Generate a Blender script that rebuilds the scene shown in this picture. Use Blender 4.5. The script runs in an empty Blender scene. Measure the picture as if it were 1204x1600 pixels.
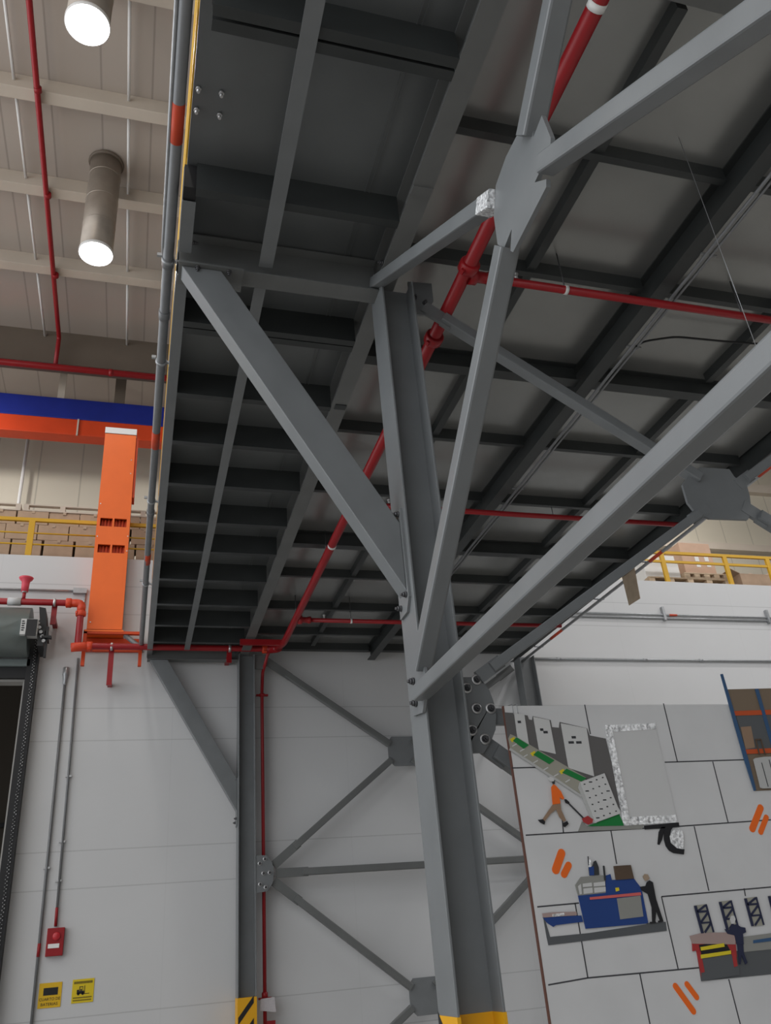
import bpy, math, random
from mathutils import Vector, Matrix
random.seed(7)
C = bpy.context.scene.collection
S = bpy.context.scene

# ------------------------------------------------------------------ camera
F_PX = 1286.22
CR = ((0.95996908, -0.26850981, -0.07976121),      # camera right in the world (x along the white wall, y into depth, z up)
      (0.05886468, 0.47178183, -0.87974818),       # camera down
      (0.2738509, 0.83983593, 0.46870171))         # camera forward
cam = bpy.data.cameras.new('camera'); co = bpy.data.objects.new('camera', cam); C.objects.link(co)
m = Matrix.Identity(4)
for i in range(3):
    m[i][0] = CR[0][i]; m[i][1] = -CR[1][i]; m[i][2] = -CR[2][i]
co.matrix_world = m
cam.sensor_fit = 'HORIZONTAL'; cam.sensor_width = 36.0; cam.lens = 36.0 * F_PX / 1204.0
cam.clip_start = 0.05; cam.clip_end = 200
S.camera = co
S.view_settings.view_transform = 'Standard'; S.view_settings.look = 'None'
S.view_settings.gamma = 1.0; S.view_settings.exposure = 0.0
try: S.view_settings.use_curve_mapping = False
except Exception: pass

# ------------------------------------------------------------------ light
w = bpy.data.worlds.new('world'); S.world = w; w.use_nodes = True
bg = w.node_tree.nodes['Background']; bg.inputs[0].default_value = (0.93, 0.96, 1.0, 1)
# world gradient: extra brightness added from the west, dim elsewhere
W_DIM, W_WEST = 0.075, 2.1
_n = w.node_tree.nodes; _tc = _n.new('ShaderNodeTexCoord'); _sx = _n.new('ShaderNodeSeparateXYZ'); _mr = _n.new('ShaderNodeMapRange')
_mr.interpolation_type = 'SMOOTHSTEP'; _mr.inputs[1].default_value = 0.15; _mr.inputs[2].default_value = -0.85; _mr.inputs[3].default_value = W_DIM; _mr.inputs[4].default_value = W_WEST
w.node_tree.links.new(_tc.outputs['Generated'], _sx.inputs[0]); w.node_tree.links.new(_sx.outputs[0], _mr.inputs[0]); w.node_tree.links.new(_mr.outputs[0], bg.inputs[1])

def lamp(name, loc, power, size, col=(1, 0.97, 0.93), rot=(0, 0, 0), shape='DISK'):
    l = bpy.data.lights.new(name, 'AREA'); l.energy = power; l.shape = shape; l.size = size; l.color = col
    o = bpy.data.objects.new(name, l); C.objects.link(o); o.location = loc; o.rotation_euler = rot
    return o
# rows of daylight tubes in the hall roof (the light each one sheds)
for x in (-1.33, -6.0, -10.7):
    for y in (-10.6, -5.9, -1.2, 3.45, 8.12, 12.79):
        lamp('daylight_and_fill', (x, y, 12.5), 46, 0.62)
for x in (12.0, 17.0, 22.0):
    for y in (-5.9, 0.0, 6.0, 12.0):
        lamp('daylight_and_fill', (x, y, 12.5), 148, 0.62, (1, 0.995, 1.0))
for x in (3.5, 8.2):
    for y in (-11, -6.0):
        lamp('daylight_and_fill', (x, y, 12.5), 75, 0.62)
for x in (-6.0, 4.0, 9.0, 16.0):  # added fill lamps without tubes, tilted to brighten the upper end wall
    lamp('daylight_and_fill', (x, 17.6, 12.4), 165, 0.62, rot=(math.radians(55), 0, 0))

# unseen fill lights, added to brighten the roof from below
for x, y in ((-7.0, 1.0), (-7.0, -3.0)):
    lamp('roof_fill_light', (x, y, 6.0), 190, 1.2, (1, 0.93, 0.85), (math.pi, 0, 0))
lamp('roof_fill_light', (20.0, 10.0, 9.0), 200, 1.2, (1, 0.93, 0.85), (math.pi, 0, 0))
# ------------------------------------------------------------------ materials
MATS = {}
def mat(name, col, rough=0.6, metal=0.0, noise=0.0, nscale=6.0, bump=0.0, emit=None, estr=0.0, spec=0.4):
    if name in MATS: return MATS[name]
    mt = bpy.data.materials.new(name); mt.use_nodes = True
    nt = mt.node_tree; b = nt.nodes['Principled BSDF']
    b.inputs['Base Color'].default_value = (*col, 1); b.inputs['Roughness'].default_value = rough
    b.inputs['Metallic'].default_value = metal; b.inputs['Specular IOR Level'].default_value = spec
    if noise > 0 or bump > 0:
        tc = nt.nodes.new('ShaderNodeTexCoord'); n = nt.nodes.new('ShaderNodeTexNoise')
        n.inputs['Scale'].default_value = nscale; n.inputs['Detail'].default_value = 5
        nt.links.new(tc.outputs['Object'], n.inputs['Vector'])
        if noise > 0:
            mp = nt.nodes.new('ShaderNodeMapRange'); mp.inputs[1].default_value = 0.3; mp.inputs[2].default_value = 0.7
            mp.inputs[3].default_value = 1 - noise; mp.inputs[4].default_value = 1 + noise
            nt.links.new(n.outputs[0], mp.inputs[0])
            mx = nt.nodes.new('ShaderNodeVectorMath'); mx.operation = 'SCALE'; mx.inputs[0].default_value = col
            nt.links.new(mp.outputs[0], mx.inputs['Scale']); nt.links.new(mx.outputs[0], b.inputs['Base Color'])
        if bump > 0:
            bp = nt.nodes.new('ShaderNodeBump'); bp.inputs['Strength'].default_value = bump; bp.inputs['Distance'].default_value = 0.01
            nt.links.new(n.outputs[0], bp.inputs['Height']); nt.links.new(bp.outputs[0], b.inputs['Normal'])
    if emit:
        b.inputs['Emission Color'].default_value = (*emit, 1); b.inputs['Emission Strength'].default_value = estr
    MATS[name] = mt
    return mt

def seam_mat(name, col, lines, rough=0.5, noise=0.03):
    """wall or ceiling cladding; lines = [(axis, period, offset, half width, shade)]"""
    mt = bpy.data.materials.new(name); mt.use_nodes = True; nt = mt.node_tree; b = nt.nodes['Principled BSDF']
    b.inputs['Roughness'].default_value = rough
    g = nt.nodes.new('ShaderNodeNewGeometry'); sp = nt.nodes.new('ShaderNodeSeparateXYZ'); nt.links.new(g.outputs['Position'], sp.inputs[0])
    def math_(op, a, bb):
        n = nt.nodes.new('ShaderNodeMath'); n.operation = op
        for i, v in ((0, a), (1, bb)):
            if isinstance(v, (int, float)): n.inputs[i].default_value = v
            else: nt.links.new(v, n.inputs[i])
        return n.outputs[0]
    ns = nt.nodes.new('ShaderNodeTexNoise'); ns.inputs['Scale'].default_value = 1.1; ns.inputs['Detail'].default_value = 4
    nt.links.new(g.outputs['Position'], ns.inputs['Vector'])
    val = math_('ADD', math_('MULTIPLY', math_('SUBTRACT', ns.outputs[0], 0.5), 2 * noise), 1.0)
    for ax, per, off, hw, sh in lines:
        t = math_('SUBTRACT', sp.outputs[ax], off - per / 2)
        t = math_('PINGPONG', math_('SUBTRACT', math_('WRAP', t, per) if False else math_('FLOORED_MODULO', t, per), per / 2), per)
        inside = math_('LESS_THAN', t, hw)
        val = math_('MULTIPLY', val, math_('SUBTRACT', 1.0, math_('MULTIPLY', inside, 1 - sh)))
    mx = nt.nodes.new('ShaderNodeVectorMath'); mx.operation = 'SCALE'; mx.inputs[0].default_value = col
    nt.links.new(val, mx.inputs['Scale']); nt.links.new(mx.outputs[0], b.inputs['Base Color'])
    return mt

STEEL = mat('grey_steel_paint', (0.165, 0.174, 0.178), 0.36, 0.0, 0.07, 3.0)
STEELD = mat('grey_beam_paint', (0.135, 0.14, 0.137), 0.42, 0.0, 0.08, 2.5)
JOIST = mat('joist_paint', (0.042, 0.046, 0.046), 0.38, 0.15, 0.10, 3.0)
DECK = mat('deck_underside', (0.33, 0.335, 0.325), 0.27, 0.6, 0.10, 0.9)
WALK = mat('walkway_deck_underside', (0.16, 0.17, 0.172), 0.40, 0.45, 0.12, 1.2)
GALV = mat('galvanised', (0.36, 0.37, 0.38), 0.35, 0.5, 0.08, 14)
CONDUIT = mat('conduit_grey', (0.19, 0.195, 0.20), 0.4, 0.2, 0.05, 10)
BOLT = mat('bolt_metal', (0.10, 0.10, 0.105), 0.4, 0.5)
WASHER = mat('washer_zinc', (0.55, 0.55, 0.55), 0.35, 0.7)
RED = mat('fire_red', (0.29, 0.010, 0.014), 0.35, 0, 0.06, 6)
ORANGERED = mat('coupling_orange_red', (0.60, 0.055, 0.018), 0.4)
ORANGE = mat('orange_paint', (0.85, 0.150, 0.022), 0.45, 0, 0.03, 3)
ORANGED = mat('orange_bracket', (0.62, 0.065, 0.012), 0.5)
ORBAND = mat('orange_band', (0.55, 0.060, 0.02), 0.5)
BLUEB = mat('royal_blue_paint', (0.010, 0.022, 0.22), 0.5, 0, 0.08, 2)
ORBEAM = mat('orange_girder_paint', (0.62, 0.055, 0.010), 0.55, 0, 0.06, 2)
YELLOW = mat('safety_yellow', (0.60, 0.34, 0.018), 0.45)
HAZY = mat('hazard_yellow', (0.72, 0.36, 0.008), 0.5)
BLACK = mat('black_paint', (0.012, 0.012, 0.013), 0.5)
CREAM = mat('cream_paint', (0.56, 0.49, 0.41), 0.6, 0, 0.04, 1.5)
CREAMD = mat('taupe_girder_paint', (0.15, 0.12, 0.093), 0.6, 0, 0.05, 1.5)
WHITE = mat('white_paint', (0.75, 0.74, 0.72), 0.5)
CARD = mat('cardboard', (0.44, 0.315, 0.22), 0.8, 0, 0.08, 5)
CARDP = mat('cardboard_pinkish', (0.58, 0.39, 0.28), 0.8, 0, 0.06, 4)
CARDD = mat('cardboard_dark', (0.36, 0.28, 0.20), 0.85, 0, 0.1, 8)
WOOD = mat('pallet_wood', (0.50, 0.38, 0.26), 0.8, 0, 0.15, 8)
DRUM = mat('shutter_grey_green', (0.21, 0.245, 0.24), 0.4, 0.1, 0.06, 2)
TUBEM = mat('tube_shaft', (0.36, 0.31, 0.26), 0.38, 0.5, 0.08, 4)
DIFF = mat('daylight_diffuser', (0.9, 0.9, 0.9), 0.5, emit=(1, 0.98, 0.95), estr=7.0)
FOIL = mat('silver_foil', (0.90, 0.91, 0.92), 0.22, 0.45, 0.55, 55, bump=1.0)
BOARD = mat('board_white_grey', (0.56, 0.56, 0.56), 0.6, 0, 0.05, 2)
MDF = mat('mdf_edge', (0.13, 0.06, 0.045), 0.8)
LABEL = mat('label_white', (0.78, 0.78, 0.76), 0.5)
GLASSD = mat('dark_interior', (0.08, 0.05, 0.03), 0.8)
FLOORM = mat('concrete_floor', (0.36, 0.35, 0.33), 0.5, 0, 0.08, 0.8)
WALLM = seam_mat('white_panel_wall', (0.58, 0.583, 0.585), [(2, 2.355, 1.84, 0.009, 0.80), (2, 2.355, 1.27, 0.009, 0.80), (0, 3.2, 0.60, 0.005, 0.95)])
UPWALLM = seam_mat('cream_panel_wall', (0.60, 0.55, 0.45), [(0, 1.15, -3.15, 0.02, 0.74)])
CEILM = seam_mat('cream_roof_sheet', (0.44, 0.38, 0.33), [(0, 0.95, -0.45, 0.018, 0.74)])

# ------------------------------------------------------------------ mesh helpers
def at(u, v, ax, c):
    """the point of the plane <axis ax> = c that the photograph shows at pixel (u, v): how the place was surveyed"""
    a, b = (u - 602) / F_PX, (v - 800) / F_PX
    d = Vector([CR[0][i] * a + CR[1][i] * b + CR[2][i] for i in range(3)])
    return d * (c / d[ax])

def at_z(v): return at(1160, v, 1, 21.7).z

class MB:
    def __init__(s): s.v = []; s.f = []; s.sm = []
    def add(s, vs, fs, smooth=False):
        k = len(s.v); s.v += [Vector(p) for p in vs]
        for f in fs: s.f.append([i + k for i in f]); s.sm.append(smooth)
        return s
    def box(s, a, b):
        x0, y0, z0 = (min(a[i], b[i]) for i in range(3)); x1, y1, z1 = (max(a[i], b[i]) for i in range(3))
        return s.add([(x0,y0,z0),(x1,y0,z0),(x1,y1,z0),(x0,y1,z0),(x0,y0,z1),(x1,y0,z1),(x1,y1,z1),(x0,y1,z1)],
                     [(0,3,2,1),(4,5,6,7),(0,1,5,4),(1,2,6,5),(2,3,7,6),(3,0,4,7)])
    def bar(s, p, q, n, wn, wt):
        """box bar from p to q; width wn along n, wt across"""
        p = Vector(p); q = Vector(q); d = (q - p).normalized(); n = Vector(n); n = (n - d * n.dot(d)).normalized(); t = d.cross(n)
        vs = []
        for e in (p, q):
            for a, b in ((-1,-1),(1,-1),(1,1),(-1,1)): vs.append(e + n * (a * wn / 2) + t * (b * wt / 2))
        return s.add(vs, [(0,3,2,1),(4,5,6,7),(0,1,5,4),(1,2,6,5),(2,3,7,6),(3,0,4,7)])
    def rbar(s, p, q, n, wn, wt, r):
        """bar with rounded long edges (square hollow section)"""
        p = Vector(p); q = Vector(q); d = (q - p).normalized(); n = Vector(n); n = (n - d * n.dot(d)).normalized(); t = d.cross(n)
        ring = []
        for sx, sy, a0 in ((1,1,0),(-1,1,90),(-1,-1,180),(1,-1,270)):
            for k in range(3):
                a = math.radians(a0 + 45 * k)
                ring.append((sx * (wn/2 - r) + r * math.cos(a), sy * (wt/2 - r) + r * math.sin(a)))
        N = len(ring); vs = [e + n * a + t * b for e in (p, q) for a, b in ring]
        s.add(vs, [tuple(range(N - 1, -1, -1)), tuple(range(N, 2 * N))])
        k = len(s.v) - 2 * N
        for i in range(N):
            j = (i + 1) % N; s.f.append([k + i, k + j, k + N + j, k + N + i]); s.sm.append(False)
        return s
    def prism(s, pts, vec):
        pts = [Vector(p) for p in pts]; vec = Vector(vec); n = len(pts)
        nrm = Vector((0, 0, 0))
        for i in range(n): nrm += pts[i].cross(pts[(i + 1) % n])
        if nrm.dot(vec) > 0: pts = pts[::-1]
        vs = pts + [p + vec for p in pts]
        fs = [tuple(range(n)), tuple(range(2 * n - 1, n - 1, -1))]
        for i in range(n):
            j = (i + 1) % n; fs.append((i, i + n, j + n, j))
        return s.add(vs, fs)
    def cyl(s, p, q, r, n=16, r2=None):
        p = Vector(p); q = Vector(q); d = (q - p).normalized()
        a = d.orthogonal().normalized(); b = d.cross(a); r2 = r if r2 is None else r2
        vs = [p + (a * math.cos(2*math.pi*i/n) + b * math.sin(2*math.pi*i/n)) * r for i in range(n)]
        vs += [q + (a * math.cos(2*math.pi*i/n) + b * math.sin(2*math.pi*i/n)) * r2 for i in range(n)]
        s.add(vs, [tuple(range(n - 1, -1, -1)), tuple(range(n, 2 * n))])
        k = len(s.v) - 2 * n
        for i in range(n):
            j = (i + 1) % n; s.f.append([k + i, k + j, k + n + j, k + n + i]); s.sm.append(True)
        return s
    def pipe(s, pts, r, n=12, bend=0.0):
        pts = [Vector(p) for p in pts]
        if bend > 0 and len(pts) > 2:
            out = [pts[0]]
            for i in range(1, len(pts) - 1):
                a, b, c = pts[i-1], pts[i], pts[i+1]
                d1 = min(bend, (a - b).length * .45); d2 = min(bend, (c - b).length * .45)
                p0 = b + (a - b).normalized() * d1; p2 = b + (c - b).normalized() * d2
                for k in range(6):
                    t = k / 5; out.append(p0 * (1-t)**2 + b * 2*t*(1-t) + p2 * t*t)
            out.append(pts[-1]); pts = out
        N = len(pts); ref = None; k0 = len(s.v)
        for i, p in enumerate(pts):
            d = (pts[min(i+1, N-1)] - pts[max(i-1, 0)]).normalized()
            if ref is None: ref = d.orthogonal().normalized()
            ref = (ref - d * ref.dot(d)).normalized(); b = d.cross(ref)
            s.v += [p + (ref * math.cos(2*math.pi*j/n) + b * math.sin(2*math.pi*j/n)) * r for j in range(n)]
        for i in range(N - 1):
            for j in range(n):
                jj = (j + 1) % n
                s.f.append([k0+i*n+j, k0+i*n+jj, k0+(i+1)*n+jj, k0+(i+1)*n+j]); s.sm.append(True)
        s.f.append([k0 + j for j in range(n-1, -1, -1)]); s.sm.append(False)
        s.f.append([k0 + (N-1)*n + j for j in range(n)]); s.sm.append(False)
        return s
    def lathe(s, base, axis, prof, n=20):
        base = Vector(base); axis = Vector(axis).normalized(); a = axis.orthogonal().normalized(); b = axis.cross(a); k0 = len(s.v)
        for h, r in prof:
            s.v += [base + axis * h + (a * math.cos(2*math.pi*j/n) + b * math.sin(2*math.pi*j/n)) * max(r, 1e-4) for j in range(n)]
        for i in range(len(prof) - 1):
            for j in range(n):
                jj = (j + 1) % n; s.f.append([k0+i*n+j, k0+i*n+jj, k0+(i+1)*n+jj, k0+(i+1)*n+j]); s.sm.append(True)
        s.f.append([k0+j for j in range(n-1,-1,-1)]); s.sm.append(False)
        s.f.append([k0+(len(prof)-1)*n+j for j in range(n)]); s.sm.append(False)
        return s
    def build(s, name, material, parent=None, bevel=0.0):
        me = bpy.data.meshes.new(name); o = bpy.data.objects.new(name, me); C.objects.link(o)
        if parent is not None:
            off = Vector(parent.location); g = parent.parent
            while g is not None: off += Vector(g.location); g = g.parent
            o.parent = parent; o.location = (0, 0, 0)
        else:
            lo = [min(p[i] for p in s.v) for i in range(3)]; hi = [max(p[i] for p in s.v) for i in range(3)]
            off = Vector(((lo[0]+hi[0])/2, (lo[1]+hi[1])/2, lo[2])); o.location = off
        me.from_pydata([tuple(p - off) for p in s.v], [], s.f)
        for p, sm in zip(me.polygons, s.sm): p.use_smooth = sm
        me.materials.append(material); me.validate(); me.update()
        if bevel > 0:
            bv = o.modifiers.new('bevel', 'BEVEL'); bv.width = bevel; bv.segments = 2; bv.limit_method = 'ANGLE'
        return o

def tag(o, label, cat, group=None):
    o['label'] = label; o['category'] = cat
    if group: o['group'] = group
    return o
def struct(o):
    o['kind'] = 'structure'; return o
def thing(name, loc, label, cat, group=None):
    o = bpy.data.objects.new(name, None); o.empty_display_size = 0.1; C.objects.link(o); o.location = loc
    return tag(o, label, cat, group)
ORD = ['first','second','third','fourth','fifth','sixth','seventh','eighth','ninth','tenth','eleventh','twelfth','thirteenth','fourteenth']

# ------------------------------------------------------------------ setting
FZ = -1.6
struct(MB().box((-14, -16, FZ - 0.2), (28, 15.3, FZ)).build('floor', FLOORM))
# white panel wall with the shutter opening
WY = 15.3; WT = 7.13; DX0, DX1, DZ = -6.2, -1.93, 4.85
wl = MB()
wl.box((-14, WY, FZ), (DX0, WY + 0.2, WT)); wl.box((DX1, WY, FZ), (28, WY + 0.2, WT)); wl.box((DX0, WY, DZ), (DX1, WY + 0.2, WT))
struct(wl.build('wall_back', WALLM))
struct(MB().box((-14, 15.5, 6.90), (28, 22, 7.10)).build('floor_upper_storage', mat('dark_floor', (.14, .135, .13), .7)))
struct(MB().box((-14, 22.0, FZ), (28, 22.2, 17)).build('wall_hall_end', UPWALLM))
struct(MB().box((-14, 15.5, FZ - .2), (3, 22, FZ)).build('floor_behind_shutter', FLOORM))
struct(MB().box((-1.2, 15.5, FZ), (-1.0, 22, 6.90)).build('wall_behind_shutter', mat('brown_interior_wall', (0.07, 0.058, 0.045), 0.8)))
struct(MB().box((-14, -6, 15.2), (28, 22.0, 15.4)).build('ceiling', CEILM))
struct(MB().box((-14, 18.5, 14.15), (28, 18.9, 15.2)).build('trim_1', CREAMD))
struct(MB().box((-14, 21.75, 13.95), (28, 22.0, 14.30)).build('trim_2', CREAM))
struct(MB().box((8, 21.7, at_z(860)), (28, 22.0, at_z(850))).build('trim_3', CREAM))
# the mezzanine deck (ribbed steel floor seen from below)
DZB = 5.38
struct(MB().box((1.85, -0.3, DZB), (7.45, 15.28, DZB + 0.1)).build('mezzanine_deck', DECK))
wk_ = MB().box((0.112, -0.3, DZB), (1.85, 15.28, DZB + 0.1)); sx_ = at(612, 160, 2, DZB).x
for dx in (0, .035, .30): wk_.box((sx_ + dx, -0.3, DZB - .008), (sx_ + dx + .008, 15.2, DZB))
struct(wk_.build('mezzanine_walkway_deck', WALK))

# roof beams, purlins
for i, y in enumerate((8.72, 11.07, 13.36, 15.72)):
    tag(MB().box((-14, y, 14.83), (28, y + 0.27, 15.2)).build('roof_beam', CREAM, None, 0.01),
        'cream roof beam crossing the hall ceiling, ' + ORD[3 - i] + ' from the taupe end girder', 'beam', 'roof beams')
for i, x in enumerate((-5.02, -2.95, -0.88, 1.2)):
    t = thing('roof_purlin', (x, 8, 15.0), 'thin white roof purlin tube between the cream beams, ' + ('outermost, far left of the round skylights', 'left of the red ceiling pipe', 'right of the round skylight tubes', 'hidden mostly behind the grey walkway edge')[i], 'purlin', 'roof purlins')
    for a, b in ((-3, 8.72), (8.99, 11.07), (11.34, 13.36), (13.63, 15.72), (15.99, 18.5)):
        MB().cyl((x, a, 15.02), (x, b, 15.02), 0.03, 10).build('tube', WHITE, t)

# round daylight tubes
for i, y in enumerate((8.12, 12.79)):
    x = -1.335
    t = thing('daylight_tube', (x, y, 12.6), ('round glowing skylight tube nearest the top edge of the photo', 'round skylight tube with long brown shaft, farther into the hall')[i], 'skylight', 'round skylight tubes')
    sh = MB().cyl((x, y, 12.62), (x, y, 15.15), 0.315, 32)
    sh.build('tube_shaft', TUBEM, t)
    MB().lathe((x, y, 15.12), (0, 0, 1), [(0, .34), (0.05, .36), (0.075, .34)], 32).build('roof_collar', CREAMD, t)
    for z in (13.3, 14.0, 14.7):
        MB().lathe((x, y, z), (0, 0, 1), [(0, .316), (.012, .322), (.024, .316)], 32).build('joint_ring', TUBEM, t)
    MB().lathe((x, y, 12.56), (0, 0, 1), [(0, .30), (0.0, .33), (0.06, .33), (.07, .316)], 32).build('rim', WHITE, t)
    MB().cyl((x, y, 12.552), (x, y, 12.562), 0.315, 32).build('diffuser', DIFF, t)

# fire pipes under the hall roof
t = thing('roof_sprinkler_main', (-2.5, 18.35, 13.8), 'red sprinkler pipe running along the hall ceiling then dropping at the taupe girder', 'pipe')
pm = MB(); pm.pipe([(-2.43, -2, 14.76), (-2.56, 18.2, 14.76), (-2.56, 18.2, 13.85)], 0.055, 12, 0.12); pm.build('pipe_run', RED, t)
for y in (11.0, 13.5, 15.9): MB().cyl((-2.5, y - .05, 14.76), (-2.5, y + .05, 14.76), 0.072, 14).build('coupling', RED, t)
t = thing('roof_cross_pipe', (-2, 18.2, 13.7), 'red sprinkler pipe crossing level below the taupe girder, above the blue girder', 'pipe')
MB().cyl((-13, 18.2, 13.80), (6, 18.2, 13.80), 0.085, 14).build('pipe_run', RED, t)
for x in (-1.2, 0.9): MB().cyl((x - .05, 18.2, 13.80), (x + .05, 18.2, 13.80), 0.1, 14).build('coupling', RED, t)
tag(MB().box((-14, 19.45, 13.102), (6, 19.85, 13.75)).build('crane_girder', BLUEB, None, 0.02), 'royal blue painted girder crossing the hall above an orange one', 'girder')
t = thing('crane_runway_girder', (0, 19.5, 12.65), 'orange painted girder directly beneath the royal blue girder', 'girder')
MB().box((-14, 19.45, 12.60), (6, 19.85, 13.10)).build('girder_body', ORBEAM, t, 0.02)
a = at(121, 668, 1, 19.4); MB().box((a.x - .02, 19.41, 12.58), (a.x + .02, 19.45, 13.09)).build('joint_strap', CREAM, t)
for (u, wd, lab) in ((98, 0.09, 'slim white hanger post on top of the blue girder'), (189, 0.14, 'wider taupe hanger post on the blue girder near the grey conduit')):
    a = at(u, 600, 1, 19.75)
    tag(MB().box((a.x - wd, 19.7, 13.75), (a.x + wd, 19.8, 15.2)).build('hanger_post', CREAM if wd < .1 else CREAMD), lab, 'post', 'hanger posts over the blue girder')
a = at(38, 740, 1, 21.9)
tag(MB().cyl((a.x, 21.68, 10.25), (a.x, 21.68, 13.9), 0.045, 10).build('wall_downpipe', WHITE), 'thin white downpipe on the cream wall left of orange tall unit', 'pipe')

# ------------------------------------------------------------------ structural steel
def bolt(p, d, parent, r=0.022, washer=False):
    p = Vector(p); d = Vector(d).normalized()
    b = MB(); b.cyl(p, p + d * 0.012, r * 1.25, 12); b.cyl(p + d * .012, p + d * 0.03, r, 6); b.cyl(p + d * .03, p + d * .045, r * .6, 8)
    o = b.build('bolt', BOLT, parent)
    if washer: MB().lathe(p, d, [(0, r * 1.9), (.006, r * 1.9), (.007, r * 1.3)], 16).build('washer', WASHER, o)
    return o

def h_column(name, x0, x1, y0, y1, z0, z1, label, band=None, stripes=False):
    t = thing(name, ((x0 + x1) / 2, (y0 + y1) / 2, z0), label, 'column', 'grey steel columns')
    k = 0.016; cy = (y0 + y1) / 2
    MB().box((x0, y0, z0), (x0 + k, y1, z1)).build('flange', STEEL, t, 0.003)
    MB().box((x1 - k, y0, z0), (x1, y1, z1)).build('flange', STEEL, t, 0.003)
    MB().box((x0 + k, cy - .006, z0), (x1 - k, cy + .006, z1)).build('web', STEEL, t)
    MB().box((x0 - .08, y0 - .08, z0), (x1 + .08, y1 + .08, z0 + .025)).build('base_plate', STEEL, t)
    if band:
        e = 0.003; b = MB()
        if stripes:   # boxed-in guard painted over the recess
            b.box((x0 - e, y0 - e, z0 + .03), (x1 + e, y1 + e, band))
            hb = b.build('hazard_band', HAZY, t)
            s = MB(); W = x1 - x0; n = int((band - z0) / 0.30)
            for i in range(n + 1):
                zb = band - 0.36 - i * 0.30
                if zb < z0 + .05: break
                s.prism([(x0 + .01, y0 - e - .002, zb), (x1 - .045, y0 - e - .002, zb + .28), (x1 - .045, y0 - e - .002, zb + .38), (x0 + .01, y0 - e - .002, zb + .10)], (0, .002, 0))
            s.build('hazard_stripes', BLACK, hb)
        else:
            b.box((x0 - e, y0 - e, z0 + .03), (x0 + k + e, y1 + e, band)); b.box((x1 - k - e, y0 - e, z0 + .03), (x1 + e, y1 + e, band)); b.box((x0 + k + e, cy - .006 - e, z0 + .03), (x1 - k - e, cy + .006 + e, band))
            hb = b.build('hazard_band', HAZY, t)
            s = MB()
            for zb in (band - .38, band - .8):
                s.prism([(x0 - e - .001, y0, zb), (x0 - e - .001, y1, zb + .28), (x0 - e - .001, y1, zb + .40), (x0 - e - .001, y0, zb + .12)], (.001, 0, 0))
            s.build('hazard_stripes', BLACK, hb)
    return t
MC = h_column('steel_column', 1.78, 2.07, 5.0, 5.32, FZ, 5.10, 'large grey steel column nearest, full height in the middle of the photo', -0.355)
FC = h_column('steel_column', 1.74, 2.035, 14.9, 15.2, FZ, 5.10, 'far grey steel column standing against the white wall below the red pipe', -0.47, True)
RC = h_column('steel_column', 7.46, 7.80, 14.9, 15.2, FZ, 5.14, 'far grey column partly hidden behind the picture board, at mezzanine corner')

def i_beam(o_name, p, q, wid, dep, m, parent=None, tf=0.012, tw=0.008):
    """I section from p to q (points on the bottom centre line)"""
    p = Vector(p); q = Vector(q); d = (q - p).normalized(); n = d.cross(Vector((0, 0, 1))).normalized(); up = Vector((0, 0, 1))
    b = MB()
    b.bar(p + up * tf / 2, q + up * tf / 2, n, wid, tf)
    b.bar(p + up * (dep - tf / 2), q + up * (dep - tf / 2), n, wid, tf)
    b.bar(p + up * dep / 2, q + up * dep / 2, n, tw, dep - 2 * tf)
    return b.build(o_name, m, parent)
def c_chan(o_name, p, q, wid, dep, m, side, tf=0.008, tw=0.006, parent=None):
    """channel; p,q on the bottom edge under the web, flanges to the side vector"""
    p = Vector(p); q = Vector(q); sd = Vector(side).normalized(); up = Vector((0, 0, 1)); b = MB()
    b.bar(p + up * tf / 2 + sd * wid / 2, q + up * tf / 2 + sd * wid / 2, sd, wid, tf)
    b.bar(p + up * (dep - tf / 2) + sd * wid / 2, q + up * (dep - tf / 2) + sd * wid / 2, sd, wid, tf)
    b.bar(p + up * dep / 2 + sd * tw / 2, q + up * dep / 2 + sd * tw / 2, sd, tw, dep - 2 * tf)
    return b.build(o_name, m, parent)

BD = DZB - 5.10
t = thing('main_beam', (1.85, 7, 5.1), 'long grey main beam running over the columns into depth, between dark walkway and deck', 'beam')
i_beam('beam_body', (1.85, -0.3, 5.1), (1.85, 15.2, 5.1), 0.165, BD, STEELD, t, 0.014)
MB().box((1.77, 4.02, 5.088), (1.93, 4.10, 5.10)).build('splice_plate', STEELD, t)
a = at(537, 643, 2, 5.1); MB().box((1.80, a.y - .12, 5.088), (1.92, a.y - .04, 5.10)).build('clip', JOIST, t)
for y in (4.9, 5.05): bolt((1.775, y, 5.16), (-1, 0, 0), t)

# walkway edge channel
t = thing('edge_channel', (0.135, 9.5, 5.1), 'grey edge channel along the outer side of the dark walkway', 'channel')
c_chan('channel', (0.088, 5.28, 5.1), (0.088, 15.2, 5.1), 0.095, BD + .1, STEEL, (1, 0, 0), parent=t)
c_chan('channel', (0.092, 4.52, 5.1), (0.092, 5.04, 5.1), 0.10, BD + .1, STEEL, (1, 0, 0), parent=t)
MB().box((0.094, 4.40, 5.12), (0.187, 4.53, 5.36)).build('end_block', BLACK, t)
bolt((0.20, 4.97, 5.15), (1, 0, 0), t, .015)

for i, (u, v, lab) in enumerate(((310, 137, 'upper left'), (346, 144, 'upper right'), (307, 170, 'lower left'), (343, 178, 'lower right'))):
    a = at(u, v, 2, DZB); b = MB(); b.cyl(a, a - Vector((0, 0, .05)), .012, 8); b.lathe(a - Vector((0, 0, .02)), (0, 0, 1), [(0, .02), (.012, .02)], 6)
    tag(b.build('anchor_bolt', WASHER), lab + ' of four small anchor bolts sticking out of the walkway underside', 'bolt', 'anchor bolts in the walkway')
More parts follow.
